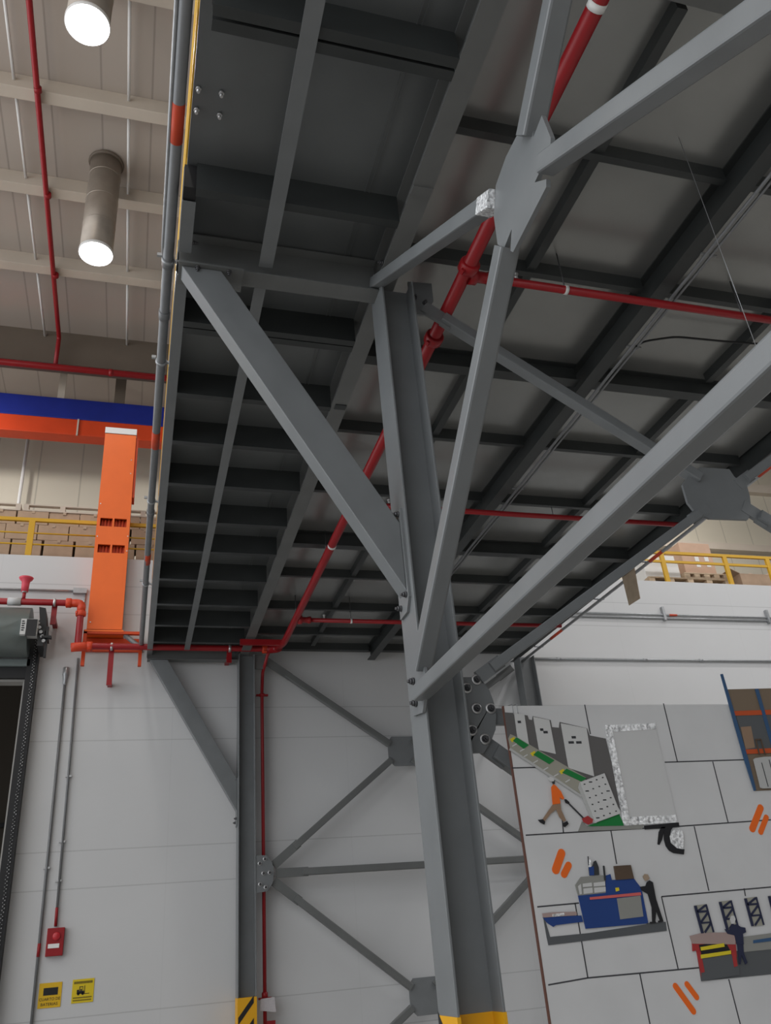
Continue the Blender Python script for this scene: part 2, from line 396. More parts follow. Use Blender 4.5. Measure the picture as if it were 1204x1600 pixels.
# flat bar runner under the walkway joists, in two lengths
tag(MB().bar((0.745, -0.3, 5.094), (0.80, 5.07, 5.094), (1, 0, 0), 0.115, 0.010).build('runner_bar', STEEL), 'grey flat runner bar under the walkway, nearer length above the photo top', 'bar', 'walkway runner bars')
tag(MB().bar((0.79, 5.25, 5.094), (0.78, 14.7, 5.094), (1, 0, 0), 0.098, 0.010).build('runner_bar', STEEL), 'grey flat runner bar under the walkway, farther length running to the red pipe', 'bar', 'walkway runner bars')

# walkway joists
wj = [(3.03, 1), (3.125, 1), (4.42, 0), (5.90, 1), (5.99, 1), (6.98, 0), (7.86, 0), (8.78, 0), (9.74, 0), (10.62, 0), (11.60, 0), (12.58, 0), (13.52, 0), (14.35, 0)]
n = len(wj)
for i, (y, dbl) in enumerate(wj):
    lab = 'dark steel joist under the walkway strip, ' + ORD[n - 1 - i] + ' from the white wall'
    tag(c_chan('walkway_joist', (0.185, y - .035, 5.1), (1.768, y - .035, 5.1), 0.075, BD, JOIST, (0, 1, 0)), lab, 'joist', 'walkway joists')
# bracket beam at the main column
t = thing('bracket_beam', (0.95, 5.16, 5.02), 'grey bracket beam carrying the walkway from the main column to its edge', 'beam')
i_beam('beam_body', (0.10, 5.16, 5.015), (1.78, 5.16, 5.015), 0.17, 0.35, STEELD, t)
MB().box((0.10, 5.04, 4.995), (0.62, 5.30, 5.012)).build('seat_plate', STEELD, t)
for x in (0.25, 0.50): bolt((x, 5.075, 4.995), (0, 0, -1), t, .017)
i_beam('bracket_beam', (0.10, 15.05, 5.0), (1.74, 15.05, 5.0), 0.17, 0.35, STEELD)
tag(bpy.data.objects['bracket_beam.001'], 'grey bracket beam above the far column behind the red pipe', 'beam')

# struts under the walkway
def strut(yc, xo, dx, label, col_x):
    t = thing('walkway_strut', (col_x, yc, 2.1), label, 'strut', 'walkway struts')
    k = 1.70
    xa, xb = 0.125 + xo, 0.44 + xo; xc = col_x - .02
    MB().prism([(xa, yc - .08, 4.993), (xb, yc - .08, 4.993), (xc, yc - .08, 4.993 - (xc - xb) * k), (xc, yc - .08, 4.993 - (xc - xa) * k)], (0, .16, 0)).build('strut_body', STEEL, t, 0.006)
    y0, y1 = yc - .11, yc + .12; x = xc
    MB().prism([(x, y0, 2.16), (x, y0 + .07, 2.07), (x, y1, 2.07), (x, y1, 2.86), (x, y0, 2.86)], (.02, 0, 0)).build('end_plate', STEEL, t)
    for z in (2.16, 2.80):
        for y in (y0 + .045, y1 - .045): bolt((x, y, z + (0.03 if y < yc else -.02)), (-1, 0, 0), t, .018)
    return t
strut(5.16, 0.0, 0, 'big grey diagonal strut from the walkway edge down to the middle column', 1.78)
strut(15.05, 0.02, 0, 'far grey diagonal strut against the white wall beside the far column', 1.74)

# deck joists right of the main beam
YB = 4.375    # the heavier beam in the depth direction
dj = [(2.31, 1), (3.60, 0), (4.86, 0), (6.19, 1), (7.56, 0), (8.95, 0), (10.38, 1), (11.62, 0), (12.98, 0), (14.2, 0), (15.05, 0)]
n = len(dj)
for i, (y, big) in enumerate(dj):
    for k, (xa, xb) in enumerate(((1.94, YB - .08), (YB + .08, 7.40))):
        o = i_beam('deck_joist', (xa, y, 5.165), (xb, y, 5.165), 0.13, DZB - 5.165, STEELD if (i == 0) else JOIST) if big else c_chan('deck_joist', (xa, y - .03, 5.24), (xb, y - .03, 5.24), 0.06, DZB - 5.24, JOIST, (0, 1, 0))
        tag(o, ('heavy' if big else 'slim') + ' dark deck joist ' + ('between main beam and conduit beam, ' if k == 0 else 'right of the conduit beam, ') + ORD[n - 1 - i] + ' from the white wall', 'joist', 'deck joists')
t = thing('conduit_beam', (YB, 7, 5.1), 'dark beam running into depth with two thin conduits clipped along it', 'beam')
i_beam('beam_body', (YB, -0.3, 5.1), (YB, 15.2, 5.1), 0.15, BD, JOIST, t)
# deck stiffeners between joists (two lines)
for x, nm in ((3.15, 'left of the conduit beam'), (5.87, 'right of the conduit beam')):
    for a, b, wh in ((2.45, 6.04, 'nearest bay'), (6.38, 10.26, 'middle bay'), (10.55, 14.9, 'bay next to the white wall')):
        tag(MB().box((x - .04, a, 5.27), (x + .04, b, DZB)).build('deck_stiffener', JOIST), 'dark deck stiffener strip ' + nm + ', ' + wh, 'stiffener', 'deck stiffeners')
tag(c_chan('edge_channel', (7.50, -0.3, 5.1), (7.50, 15.25, 5.1), 0.09, BD + .1, JOIST, (-1, 0, 0)), 'dark edge channel along the right side of the mezzanine deck', 'channel')
tag(c_chan('edge_channel', (2.05, 15.25, 5.28), (7.4, 15.25, 5.28), 0.06, .12, JOIST, (0, -1, 0)), 'dark end channel where the deck meets the white wall', 'channel')

# ------------------------------------------------------------------ bracing
XB = 1.765       # bracing plane along the column line
def brace(name, p, q, nrm, size, label, m=STEEL, plates=(0, 0), group='brace tubes', tape=0, ext=0.0, flat=0.0):
    """square tube brace with slotted end plates; the whole runs p to q"""
    p = Vector(p); q = Vector(q); d = (q - p).normalized()
    t = thing(name, (p + q) / 2, label, 'brace', group)
    a = p + d * plates[0]; b = q - d * plates[1]
    MB().rbar(a, b, nrm, size, size, size * .12).build('tube', m, t)
    nn = Vector(nrm).normalized()
    if plates[0]: MB().bar(p, a + d * .10, nn, 0.032, size * 1.25).build('connector_plate', m, t)
    if plates[1]: MB().bar(b - d * .10, q, nn, 0.032, size * 1.25).build('connector_plate', m, t)
    return t
def V3(x, y, z): return Vector((x, y, z))
# star gusset in the column line
gp = [(780,345),(775,372),(778,395),(798,391),(808,370),(803,391),(797,396),(836,330),(859,296),(858,283),(836,287),(845,255),(859,250),(859,215),(846,180),(838,192),(833,215),(822,190),(791,250),(775,290)]
gp = [(774,290),(771,338),(777,382),(787,388),(799,358),(797,392),(801,394),(853,292),(853,280),(835,285),(843,268),(859,240),(860,215),(846,180),(833,214),(831,182),(822,182),(790,245)]
star = thing('gusset_plate', (XB, 2.6, 3.2), 'star shaped grey gusset plate with spiky ends, upper right, joining four brace tubes', 'gusset plate')
MB().prism([at(u, v, 0, XB - .012) for u, v in gp], (.024, 0, 0)).build('plate', STEEL, star)
CEN = V3(XB, 2.63, 3.50)
top = V3(XB, 5.12, 5.13); mid = V3(XB, 5.08, 1.52)
dA = (CEN - top).normalized(); dB = (CEN - mid).normalized()
a1 = brace('brace_tube', top, CEN - dA * .36, (1, 0, 0), .10, 'grey brace tube with silver tape, from the middle column top to star gusset')
e = CEN - dA * .36
MB().rbar(e - dA * .13, e + dA * .04, (1, 0, 0), .106, .106, .012).build('silver_tape', FOIL, a1)
brace('brace_tube', CEN + dA * .30, CEN + dA * 3.1, (1, 0, 0), .10, 'bright grey brace tube from the star gusset out to the upper right edge')
b1 = brace('brace_tube', V3(XB, 4.95, 1.62) , CEN - dB * .33, (1, 0, 0), .115, 'tall grey brace tube rising beside the middle column to the star gusset')
brace('brace_tube', CEN + dB * .22, CEN + dB * 2.4, (1, 0, 0), .118, 'grey brace tube from the star gusset up out of the photo top')
c1 = brace('brace_tube', V3(XB - .02, 4.98, 1.45), V3(XB - .02, 0.2, 1.45), (1, 0, 0), .10, 'long level grey brace tube from middle column joint toward the lower right')
t = thing('gusset_plate', (XB, 5.05, 1.4), 'small grey gusset plate bolted to the lit side of the middle column', 'gusset plate')
MB().prism([(1.758, 5.20, 1.36), (1.758, 5.20, 1.66), (1.758, 4.93, 1.76), (1.758, 4.86, 1.50), (1.758, 5.0, 1.33)], (.02, 0, 0)).build('plate', STEEL, t)
for y, z in ((5.11, 1.57), (5.10, 1.42), (4.95, 1.49)): bolt((1.756, y, z), (-1, 0, 0), t, .02)

# bracing across (plane of the main column, along x)
YP = 5.15
sg = [(1066,757),(1076,742),(1092,730),(1139,733),(1147,745),(1166,757),(1171,775),(1174,800),(1168,812),(1108,810),(1086,800),(1074,785)]
g2 = thing('gusset_plate', (4.75, YP, 3.0), 'grey eight-sided gusset plate high at the right, below the deck', 'gusset plate')
MB().prism([at(u, v, 1, YP - .012) for u, v in sg], (0, .024, 0)).build('plate', STEEL, g2)
C2 = V3(4.76, YP, 3.26); top2 = V3(2.10, YP, 5.03); mid2 = V3(2.16, YP, 1.50)
dD = (C2 - top2).normalized(); C2E = V3(4.76, YP, 3.24); mid2 = V3(2.16, YP, 1.555); dE = (C2E - mid2).normalized()
brace('brace_tube', top2 + dD * .12, C2 - dD * .24, (0, 1, 0), .10, 'grey brace tube slanting from the column top behind the tall brace to eight-sided gusset', STEEL, (.2, .0))
brace('brace_tube', C2 + dD * .20, C2 + dD * 1.6, (0, 1, 0), .10, 'grey brace tube leaving the eight-sided gusset toward lower right', STEEL, (.16, 0))
brace('brace_tube', mid2 + dE * .1, C2E - dE * .25, (0, 1, 0), .075, 'smooth grey brace tube from bolted column plate up to the eight-sided gusset', STEEL, (.12, .12))
brace('brace_tube', C2E + dE * .22, C2E + dE * 1.8, (0, 1, 0), .085, 'grey brace tube leaving the eight-sided gusset toward upper right', STEEL, (.12, 0))
t = thing('gusset_plate', (2.2, YP, 1.1), 'rounded grey gusset plate with six bolts on the right of the middle column', 'gusset plate')
mp = [(718,1058),(736,1058),(752,1062),(764,1078),(770,1094),(775,1112),(774,1140),(767,1158),(756,1176),(735,1177),(722,1177)]
MB().prism([(2.07, YP, 1.66), (2.07, YP, 1.09)] + [tuple(at(u, v, 1, YP)) for u, v in reversed(mp)], (0, .02, 0)).build('plate', STEEL, t)
for u, v in ((744,1062),(729,1075),(744,1107),(766,1107),(737,1141),(757,1155)): bolt(at(u, v, 1, YP), (0, -1, 0), t, .02, True)
brace('brace_tube', V3(2.33, YP + .04, 1.345), V3(5.8, YP + .04, 1.345), (0, 1, 0), .09, 'level grey brace tube running behind the picture board top', STEEL, (.1, 0))
brace('brace_tube', V3(2.22, YP + .04, 1.17), V3(4.4, YP + .04, -.45), (0, 1, 0), .10, 'grey brace tube dropping from six-bolt plate behind the picture board', STEEL, (.1, 0))
t = thing('gusset_plate', (2.2, YP, 4.85), 'dark grey gusset plate with two bolts at the middle column top', 'gusset plate')
MB().prism([tuple(at(u, v, 1, YP)) for u, v in ((637,440),(674,443),(677,471),(664,492),(644,490))], (0, .02, 0)).build('plate', STEEL, t)
for u, v in ((647,466),(663,474)): bolt(at(u, v, 1, YP), (0, -1, 0), t, .017)

# far bracing along the white wall
YF = 14.97
FB = STEELD
def fbrace(p, q, label, pl=(.45, .0)): return brace('wall_brace_tube', p, q, (0, 1, 0), .115, label, FB, pl, 'wall brace tubes')
cu, cl_, lm, rm = V3(4.75, YF, 3.25), V3(4.78, YF, -0.72), V3(2.18, YF, 1.29), V3(7.45, YF, 1.27)
tl, tr = V3(2.14, YF, 5.07), V3(7.46, YF, 5.0)
def seg(p, q, a, b):
    d = (q - p).normalized(); return p + d * a, q - d * b
fbrace(*seg(tl, cu, .15, .25), 'far brace tube from under the red pipe elbow down to the upper wall gusset')
fbrace(*seg(lm, cu, .2, .25), 'far brace tube from six-bolt wall plate rising right to upper wall gusset')
fbrace(*seg(lm, rm, .2, .2), 'far level brace tube crossing the white wall behind the middle column')
fbrace(*seg(lm, cl_, .2, .25), 'far brace tube from six-bolt wall plate dropping right to lower wall gusset')
fbrace(*seg(cu, tr, .25, .2), 'far brace tube from upper wall gusset rising to the right far column', (0, .3))
fbrace(*seg(cu, rm, .25, .2), 'far brace tube falling right from upper wall gusset toward the picture board', (0, .3))
fbrace(*seg(cl_, rm, .25, .2), 'far brace tube rising right behind the picture board left edge', (0, .3))
fbrace(*seg(cl_, V3(2.1, YF, -2.5) + V3(.65, 0, .45), .25, .1), 'far brace tube at the photo bottom below the lower wall gusset', (0, 0))
def fgus(c, label):
    t = thing('wall_gusset_plate', c, label, 'gusset plate', 'wall gusset plates')
    x, y, z = c
    MB().prism([(x - .24, y - .014, z + .17), (x - .16, y - .014, z + .28), (x + .3, y - .014, z + .28), (x + .3, y - .014, z - .26), (x - .13, y - .014, z - .26), (x - .24, y - .014, z - .15)], (0, .028, 0)).build('plate', STEEL, t)
    return t
fgus(cu, 'upper grey gusset plate on the wall bracing left of the middle column')
fgus(cl_, 'lower grey gusset plate near the photo bottom left of the middle column')
t = thing('wall_gusset_plate', lm, 'rounded grey six-bolt gusset plate on the far column beside thin red pipe', 'gusset plate', 'wall gusset plates')
MB().prism([(2.035, YF - .06, 1.58), (2.22, YF - .06, 1.57), (2.31, YF - .06, 1.45), (2.335, YF - .06, 1.29), (2.31, YF - .06, 1.13), (2.22, YF - .06, 1.02), (2.035, YF - .06, 1.0)], (0, .025, 0)).build('plate', STEEL, t)
for x, z in ((2.10, 1.45), (2.185, 1.515), (2.16, 1.295), (2.265, 1.30), (2.105, 1.13), (2.195, 1.08)): bolt((x, YF - .06, z), (0, -1, 0), t, .017, True)
tag(MB().prism([(2.035, YF - .02, 5.1), (2.3, YF - .02, 5.1), (2.3, YF - .02, 4.9), (2.18, YF - .02, 4.82), (2.035, YF - .02, 4.82)], (0, .025, 0)).build('wall_gusset_plate', FB), 'small dark gusset plate at the far column top under the red pipe', 'gusset plate', 'wall gusset plates')

# ------------------------------------------------------------------ sprinkler pipes
PY = 14.76
def coupling(p, d, r, parent, m=RED):
    p = Vector(p); d = Vector(d).normalized()
    b = MB(); b.lathe(p - d * .05, d, [(0, r * 1.12), (.01, r * 1.32), (.09, r * 1.32), (.10, r * 1.12)], 16)
    o = d.orthogonal().normalized(); b.bar(p - o * r * 1.65, p + o * r * 1.65, d, .05, .03)
    return b.build('coupling', m, parent)
z1 = at(60, 941, 1, PY).z; z2 = at(280, 1012, 1, PY).z; xe = at(124, 980, 1, PY).x
t = thing('fire_main_pipe', (xe, PY, z2), 'thick red fire main on the white wall, stepping down then turning under the deck', 'pipe')
MB().pipe([(-4.2, PY, z1), (xe, PY, z1), (xe, PY, z2 + .02), (xe + .02, PY - .02, z2), (2.30, PY, z2), (2.42, PY - .30, z2 - .06), (2.42, 13.9, 4.97), (2.42, -0.3, 4.95)], 0.058, 16, .14).build('pipe_run', RED, t)
for p, d in (((xe - .22, PY, z1), (1, 0, 0)), ((xe, PY, z1 - .2), (0, 0, 1)), ((xe + .2, PY, z2), (1, 0, 0)), ((2.42, 5.52, 4.95), (0, 1, 0)), ((2.42, 4.60, 4.95), (0, 1, 0)), ((2.2, PY, z2), (1, 0, 0))):
    coupling(p, d, .066, t, ORANGERED if p[1] == PY else RED)
MB().pipe([(xe, PY, z1 - .17), (xe, PY, z1), (xe - .19, PY, z1)], 0.074, 14, .14).build('elbow', ORANGERED, t)
MB().pipe([(xe - .1, PY - .02, z2 - .03), (xe + .02, PY - .03, z2 - .02), (xe + .18, PY, z2)], 0.082, 14, .1).build('elbow', ORANGERED, t)
MB().pipe([(2.2, PY, z2), (2.36, PY - .02, z2 - .01), (2.42, PY - .25, z2 - .06)], 0.082, 14, .12).build('elbow', RED, t)
for u0, u1, z in ((21, 34, z1),):
    a, b = at(12, 941, 1, PY), at(33, 941, 1, PY); MB().cyl((a.x, PY, z1), (b.x, PY, z1), .072, 16).build('flow_label', mat('sticker_grey', (.5, .5, .5), .5), t)
a, b = at(383, 990, 1, 14.3), at(440, 992, 1, 14.3)
MB().box((1.66, 14.02, 4.97), (2.40, 14.08, 5.07)).build('support_angle', RED, t)
for u, v0, v1, ztop in ((82, 935, 975, z1), (170, 1005, 1070, z2), (358, 1005, 1035, z2)):
    a = at(u, v1, 1, PY + .05); x = a.x
    br = MB(); br.box((x - .045, PY + .06, a.z), (x + .045, PY + .10, ztop + .02)); br.box((x - .04, PY + .10, a.z + .1), (x + .04, WY, a.z + .16))
    br.build('pipe_bracket', RED, t)
    MB().lathe((x - .02, PY, ztop), (1, 0, 0), [(0, .068), (.0, .074), (.04, .074), (.04, .068)], 16).build('u_bolt', WASHER, t)
for y in (9.9,): MB().lathe((2.42, y, 4.95), (0, 1, 0), [(0, .058), (0, .060), (.03, .060), (.03, .058)], 16).build('white_band', LABEL, t)
for y in (2.9, 6.1, 10.3, 12.7): MB().cyl((2.42, y, 5.0), (2.42, y, DZB), .006, 8).build('hanger_rod', BOLT, t)
a = at(908, 8, 2, 4.95); MB().lathe((2.42, a.y - .05, 4.95), (0, 1, 0), [(0, .058), (0, .0605), (.05, .0605), (.05, .058)], 16).build('white_band', LABEL, t)

for i, (y, x1, lab) in enumerate(((4.70, 7.3, 'nearest thin red sprinkler branch crossing right under the deck'), (8.72, 7.3, 'middle thin red sprinkler branch passing behind the middle column'), (12.72, 7.3, 'farthest thin red sprinkler branch, close to the white wall'))):
    t = thing('sprinkler_branch', (2.42, y, 4.95), lab, 'pipe', 'sprinkler branches')
    MB().cyl((2.42, y, 4.95), (x1, y, 4.95), .036, 12).build('pipe_run', RED, t)
    MB().lathe((2.42, y, 4.95), (1, 0, 0), [(0.04, .075), (.10, .075), (.11, .05), (.2, .05), (.21, .06), (.25, .06)], 14).build('tee', RED, t)
    for x in (2.63, 3.35): MB().lathe((x, y, 4.95), (1, 0, 0), [(0, .037), (0, .042), (.03, .042), (.03, .037)], 12).build('white_band', LABEL, t)
    for x in (3.36, 5.2): MB().cyl((x, y, 4.97), (x, y, 5.1 if i == 1 else DZB), .006, 8).build('hanger_rod', BOLT, t)
    for x in (2.9, 6.2): MB().lathe((x, y, 4.99), (0, 0, 1), [(0, .02), (.03, .018), (.05, .025), (.055, .028), (.06, .01)], 10).build('sprinkler_head', WASHER, t)
# drop pipe
DPY = 15.075
t = thing('drop_pipe', (2.18, DPY, FZ), 'thin dark red drop pipe running down the wall beside the far column', 'pipe')
pts = [at(u, v, 1, y) for u, v, y in ((425,1012,14.78),(418,1022,14.80),(415,1034,14.86),(410,1052,DPY),(409,1080,DPY))]
pts = pts + [Vector((pts[-1].x, DPY, FZ + .05))]
MB().pipe(pts, .03, 12, .06).build('pipe_run', RED, t)
px = pts[-1].x
b = MB(); b.lathe((px, DPY, 4.33), (0, 0, 1), [(0, .035), (.01, .06), (.05, .06), (.06, .035)], 12); b.box((px - .11, DPY - .03, 4.34), (px + .11, DPY + .03, 4.37)); b.build('union', RED, t)
a = at(416, 1558, 1, DPY); b = MB(); b.lathe((px, DPY, a.z - .02), (0, 0, 1), [(0, .05), (.08, .05), (.1, .03)], 12); b.box((px - .1, DPY - .03, a.z - .03), (px + .1, DPY + .03, a.z)); b.build('valve', RED, t)
a = at(425, 1598, 1, DPY); MB().box((px, DPY - .02, a.z - .03), (px + .16, DPY + .02, a.z + .03)).build('valve_handle', RED, t)
p0 = at(407, 1561, 1, DPY - .07); p1 = at(431, 1579, 1, DPY - .07)
tag(MB().prism([(p0.x, DPY - .07, p0.z), (p1.x - .02, DPY - .07, p0.z + .01), (p1.x, DPY - .07, p1.z - .02), (p0.x - .01, DPY - .07, p1.z + .02)], (0, .004, 0)).build('paper_tag', mat('tag_paper', (.50, .47, .48), .7, 0, .1, 40)), 'whitish paper tag hanging on the thin red drop pipe near the hazard stripes', 'tag')
# alarm horn above the fire main
a = at(41, 905, 1, PY)
t = thing('sprinkler_gong', (a.x, PY, z1), 'small red flared fire gong standing above the upper red pipe at left', 'gong')
MB().lathe((a.x, PY, at(41, 925, 1, PY).z), (0, 0, 1), [(0, .06), (.12, .065), (.2, .07), (.24, .11), (.27, .125), (.29, .08), (.3, .02)], 20).build('bell', mat('gong_red', (.62, .06, .09), .4), t)
MB().cyl((a.x, PY, z1 + .05), (a.x, PY, at(41, 925, 1, PY).z), .03, 10).build('stem', RED, t)
MB().lathe((a.x, PY, z1 + .17), (0, 0, 1), [(0, .03), (.01, .05), (.08, .05), (.09, .03)], 12).build('union', WASHER, t)

# ------------------------------------------------------------------ tall orange unit on the wall
UY0, UY1 = 14.95, 15.28
def ux(u, v): return at(u, v, 1, UY0)
pt, pb = ux(161, 676), ux(142, 990); xl = -0.985; xr = -0.375
t = thing('orange_wall_unit', (xl, UY0, pb.z), 'tall slim orange metal enclosure with square vents, standing on wall brackets', 'enclosure')
zt = ux(185, 678).z; zb = ux(170, 985).z
v1a, v1b, v2a, v2b = ux(180, 810).z, ux(180, 823).z, ux(175, 851).z, ux(175, 864).z
b = MB()
rows = [zt] + [v1a, v1b, v2a, v2b] + [zb]
for za, zc in ((zt, v1a), (v1b, v2a), (v2b, zb)): b.box((xl, UY0, zc), (xr, UY0 + .03, za))
for za, zc in ((v1a, v1b), (v2a, v2b)):
    for xa, xb in ((xl, xl + .06), (-.70, -.665), (xr - .06, xr)): b.box((xa, UY0, zc), (xb, UY0 + .03, za))
b.box((xl, UY0 + .03, zb), (xl + .02, UY1, zt)); b.box((xr - .02, UY0 + .03, zb), (xr, UY1, zt)); b.box((xl, UY1 - .02, zb), (xr, UY1, zt)); b.box((xl, UY0, zt - .01), (xr, UY1, zt)); b.box((xl, UY0, zb), (xr, UY1, zb + .02))
b.build('housing', ORANGE, t)
for za, zc in ((v1a, v1b), (v2a, v2b)):
    for xa in (xl + .06, -.665):
        s = MB(); s.box((xa, UY0 + .12, zc), (xa + .25, UY0 + .14, za))
        for k in range(4): s.box((xa + .03 + k * .06, UY0 + .08, zc), (xa + .045 + k * .06, UY0 + .12, za))
        s.build('vent', ORANGED, t)
MB().box((xl - .005, UY0 - .012, zt), (xr + .005, UY1, zt + .14)).build('cap', WHITE, t)
MB().box((xr - .002, UY0 + .04, ux(190, 775).z), (xr + .045, UY1, ux(190, 740).z + .9)).build('side_flange', ORANGED, t)
for u, v in ((205,719),(204,740),(157,787),(200,838),(152,838),(141,972),(199,861)):
    p = ux(u, v); MB().cyl((max(min(p.x, xr - .02), xl + .02), UY0, p.z), (max(min(p.x, xr - .02), xl + .02), UY0 - .006, p.z), .012, 8).build('screw', WASHER, t)
# brackets
zl = ux(136, 1040).z
for x in (-1.0, -0.03): MB().box((x - .03, UY0 - .02, zl), (x + .03, UY0 + .06, zb + .0)).build('bracket_leg', ORANGED, t)
MB().box((-1.03, UY0 - .02, zb - .07), (0.0, UY0 + .06, zb - .02)).build('bracket_rail', ORANGED, t)
MB().box((-1.03, UY1 - .04, zb - .3), (0.0, UY1 + .015, zb - .05)).build('bracket_back_rail', ORANGED, t)
MB().box((xl - .03, UY0 - .03, zb - .035), (xr + .03, UY1, zb)).build('base_flange', ORANGE, t)

# ------------------------------------------------------------------ roller shutter (left)
t = thing('roller_shutter', (DX1, WY, FZ), 'rolled up grey-green roller shutter with black chain guide at the left door', 'roller shutter')
MB().lathe((DX0, 14.86, 5.43), (1, 0, 0), [(0, .43), (DX1 - DX0 + .02, .43)], 40).build('curtain_roll', DRUM, t)
MB().box((DX0, 15.10, 4.90), (DX1 + .05, 15.29, 5.02)).build('bottom_bar', DRUM, t)
MB().box((DX0, 15.16, 4.70), (DX1 + .02, WY - .005, 4.895)).build('lintel', BLACK, t)
gr = MB(); gr.box((DX1, 15.10, FZ), (-1.755, WY - .002, 5.75)); gr = gr.build('guide_rail', BLACK, t)
ch = MB()
zz = FZ + .1
while zz < 5.6:
    e = random.uniform(-.006, .006); h = random.uniform(.008, .022)
    ch.box((-1.812 + e, 15.08, zz), (-1.796 + e, 15.10, zz + h)); ch.box((-1.835 + e, 15.07, zz + .026), (-1.822 + e, 15.10, zz + .026 + h)); zz += .055
ch.build('chain', mat('chain_steel', (.30, .30, .30), .4, .6, .3, 20), t)
MB().box((DX1 - .04, 15.25, FZ), (DX1, WY + .19, 4.70)).build('inner_trim', mat('trim_grey', (.35, .34, .32), .5), t)
MB().box((DX0, 15.25, 4.66), (DX1 - .04, WY + .19, 4.70)).build('inner_trim', MATS['trim_grey'], t)
p = at(42, 978, 1, 14.4)
mo = MB().box((p.x - .10, 14.40, p.z - .15), (p.x + .17, 14.62, p.z + .13)).build('motor', mat('motor_grey', (.55, .55, .54), .5), t)
MB().box((p.x - .01, 14.385, p.z - .18), (p.x + .16, 14.40, p.z + .12)).build('motor_cover', BLACK, mo)
b = MB()
for k in range(5): b.box((p.x - .085, 14.394, p.z + .075 - k * .04), (p.x - .045 + .01 * (k % 2), 14.40, p.z + .095 - k * .04))
b.build('label_print', BLACK, mo)
p = at(64, 965, 1, 14.6)
b = MB(); b.prism([(p.x - .05, 14.6, p.z + .20), (p.x + .06, 14.6, p.z + .18), (p.x + .13, 14.6, p.z - .3), (p.x + .02, 14.6, p.z - .3)], (0, .5, 0))
b.box((p.x + .0, 14.5, p.z - .55), (p.x + .1, 15.1, p.z - .25)); b.box((p.x + .06, 14.45, p.z - .42), (p.x + .22, 14.55, p.z - .38)); b.box((p.x + .12, 14.5, p.z - .75), (p.x + .16, 14.56, p.z - .2))
b.build('drive_bracket', BLACK, t)
b = MB()
for k in range(5): b.cyl((p.x - .02 + k * .03, 14.46, p.z - .15 - k * .08), (p.x - .02 + k * .03, 14.5, p.z - .15 - k * .08), .03, 10)
b.build('sprockets', MATS['chain_steel'], t)
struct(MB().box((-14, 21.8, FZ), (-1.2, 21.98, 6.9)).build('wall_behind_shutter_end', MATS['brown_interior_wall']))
struct(MB().box((DX0, 21.7, 3.2), (-1.25, 21.79, 3.3)).build('trim_4', BLACK))

# ------------------------------------------------------------------ wall conduits, alarm, signs at left
CY = WY - .035
def clip(x, z, parent, y=CY, r=.022):
    b = MB(); b.box((x - .05, y - .012, z - .015), (x + .05, WY, z + .015)); return b.build('clip', WASHER, parent)
x0 = -1.265
t = thing('wall_conduit', (x0, CY, FZ), 'thin grey vertical conduit by the shutter with fork fitting, leading behind the yellow signs', 'conduit', 'left wall conduits')
MB().cyl((x0 - .02, CY, at(104, 1045, 1, CY).z), (x0 + .02, CY, FZ), .022, 10).build('conduit_run', CONDUIT, t)
z = at(104, 1045, 1, CY).z
b = MB(); b.lathe((x0 - .02, CY, z - .3), (0, 0, 1), [(0, .022), (.02, .032), (.08, .035), (.16, .045), (.18, .055), (.32, .055)], 12); b.build('fitting', GALV, t)
for v in (1356,): clip(x0, at(76, v, 1, CY).z, t)
za, zb_ = at(64, 1474, 1, CY).z, at(64, 1495, 1, CY).z
MB().cyl((x0 + .01, CY, za), (x0 + .01, CY, zb_), .025, 10).build('red_band', RED, t)
x0 = -1.07
t = thing('wall_conduit', (x0, CY, .7), 'thin grey vertical conduit running down to the red alarm box', 'conduit', 'left wall conduits')
MB().cyl((x0 - .03, CY, z2 - .05), (x0 + .025, CY, at(87, 1448, 1, CY).z), .02, 10).build('conduit_run', CONDUIT, t)
for v in (1213, 1315, 1376): clip(x0, at(95, v, 1, CY).z, t)
MB().cyl((x0 + .02, CY, at(88, 1418, 1, CY).z), (x0 + .025, CY, at(87, 1447, 1, CY).z), .023, 10).build('red_band', RED, t)
# fire alarm box
p, q = at(75, 1451, 1, WY), at(98, 1493, 1, WY)
t = thing('fire_alarm_box', ((p.x + q.x) / 2, WY, q.z), 'small red fire alarm box with white label on the white wall', 'alarm box')
MB().box((p.x, WY - .09, q.z), (q.x, WY, p.z)).build('case', RED, t, .008)
c = ((p.x + q.x) / 2 + .015, WY - .09, p.z - .12)
MB().lathe(c, (0, -1, 0), [(0, .06), (.01, .06), (.02, .045), (.022, .001)], 20).build('button', mat('alarm_button', (.5, .03, .04), .25), t)
MB().box((p.x + .03, WY - .096, q.z + .11), (q.x - .06, WY - .09, q.z + .17)).build('label_strip', LABEL, t)

def text(body, size, loc, m, parent, name='lettering', sx=1.0):
    cu = bpy.data.curves.new(name, 'FONT'); cu.body = body; cu.size = size; cu.align_x = 'CENTER'; cu.align_y = 'CENTER'; cu.extrude = .0012; cu.resolution_u = 2
    to = bpy.data.objects.new(name + '_tmp', cu); C.objects.link(to)
    dg = bpy.context.evaluated_depsgraph_get(); me = bpy.data.meshes.new_from_object(to.evaluated_get(dg)); bpy.data.objects.remove(to)
    o = bpy.data.objects.new(name, me); C.objects.link(o); me.materials.clear(); me.materials.append(m)
    me.transform(Matrix.Rotation(math.radians(90), 4, 'X') @ Matrix.Diagonal((sx, 1, 1, 1)))
    o.parent = parent; o.location = Vector(loc) - Vector(parent.location)
    return o
SIGNY = mat('sign_yellow', (.72, .44, .012), .4); SIGNY2 = mat('sign_yellow_bright', (.70, .52, .015), .4)
p, q = at(62, 1537, 1, WY), at(94, 1573, 1, WY)
sx = (p.x + q.x) / 2; w_ = q.x - p.x; h_ = p.z - q.z
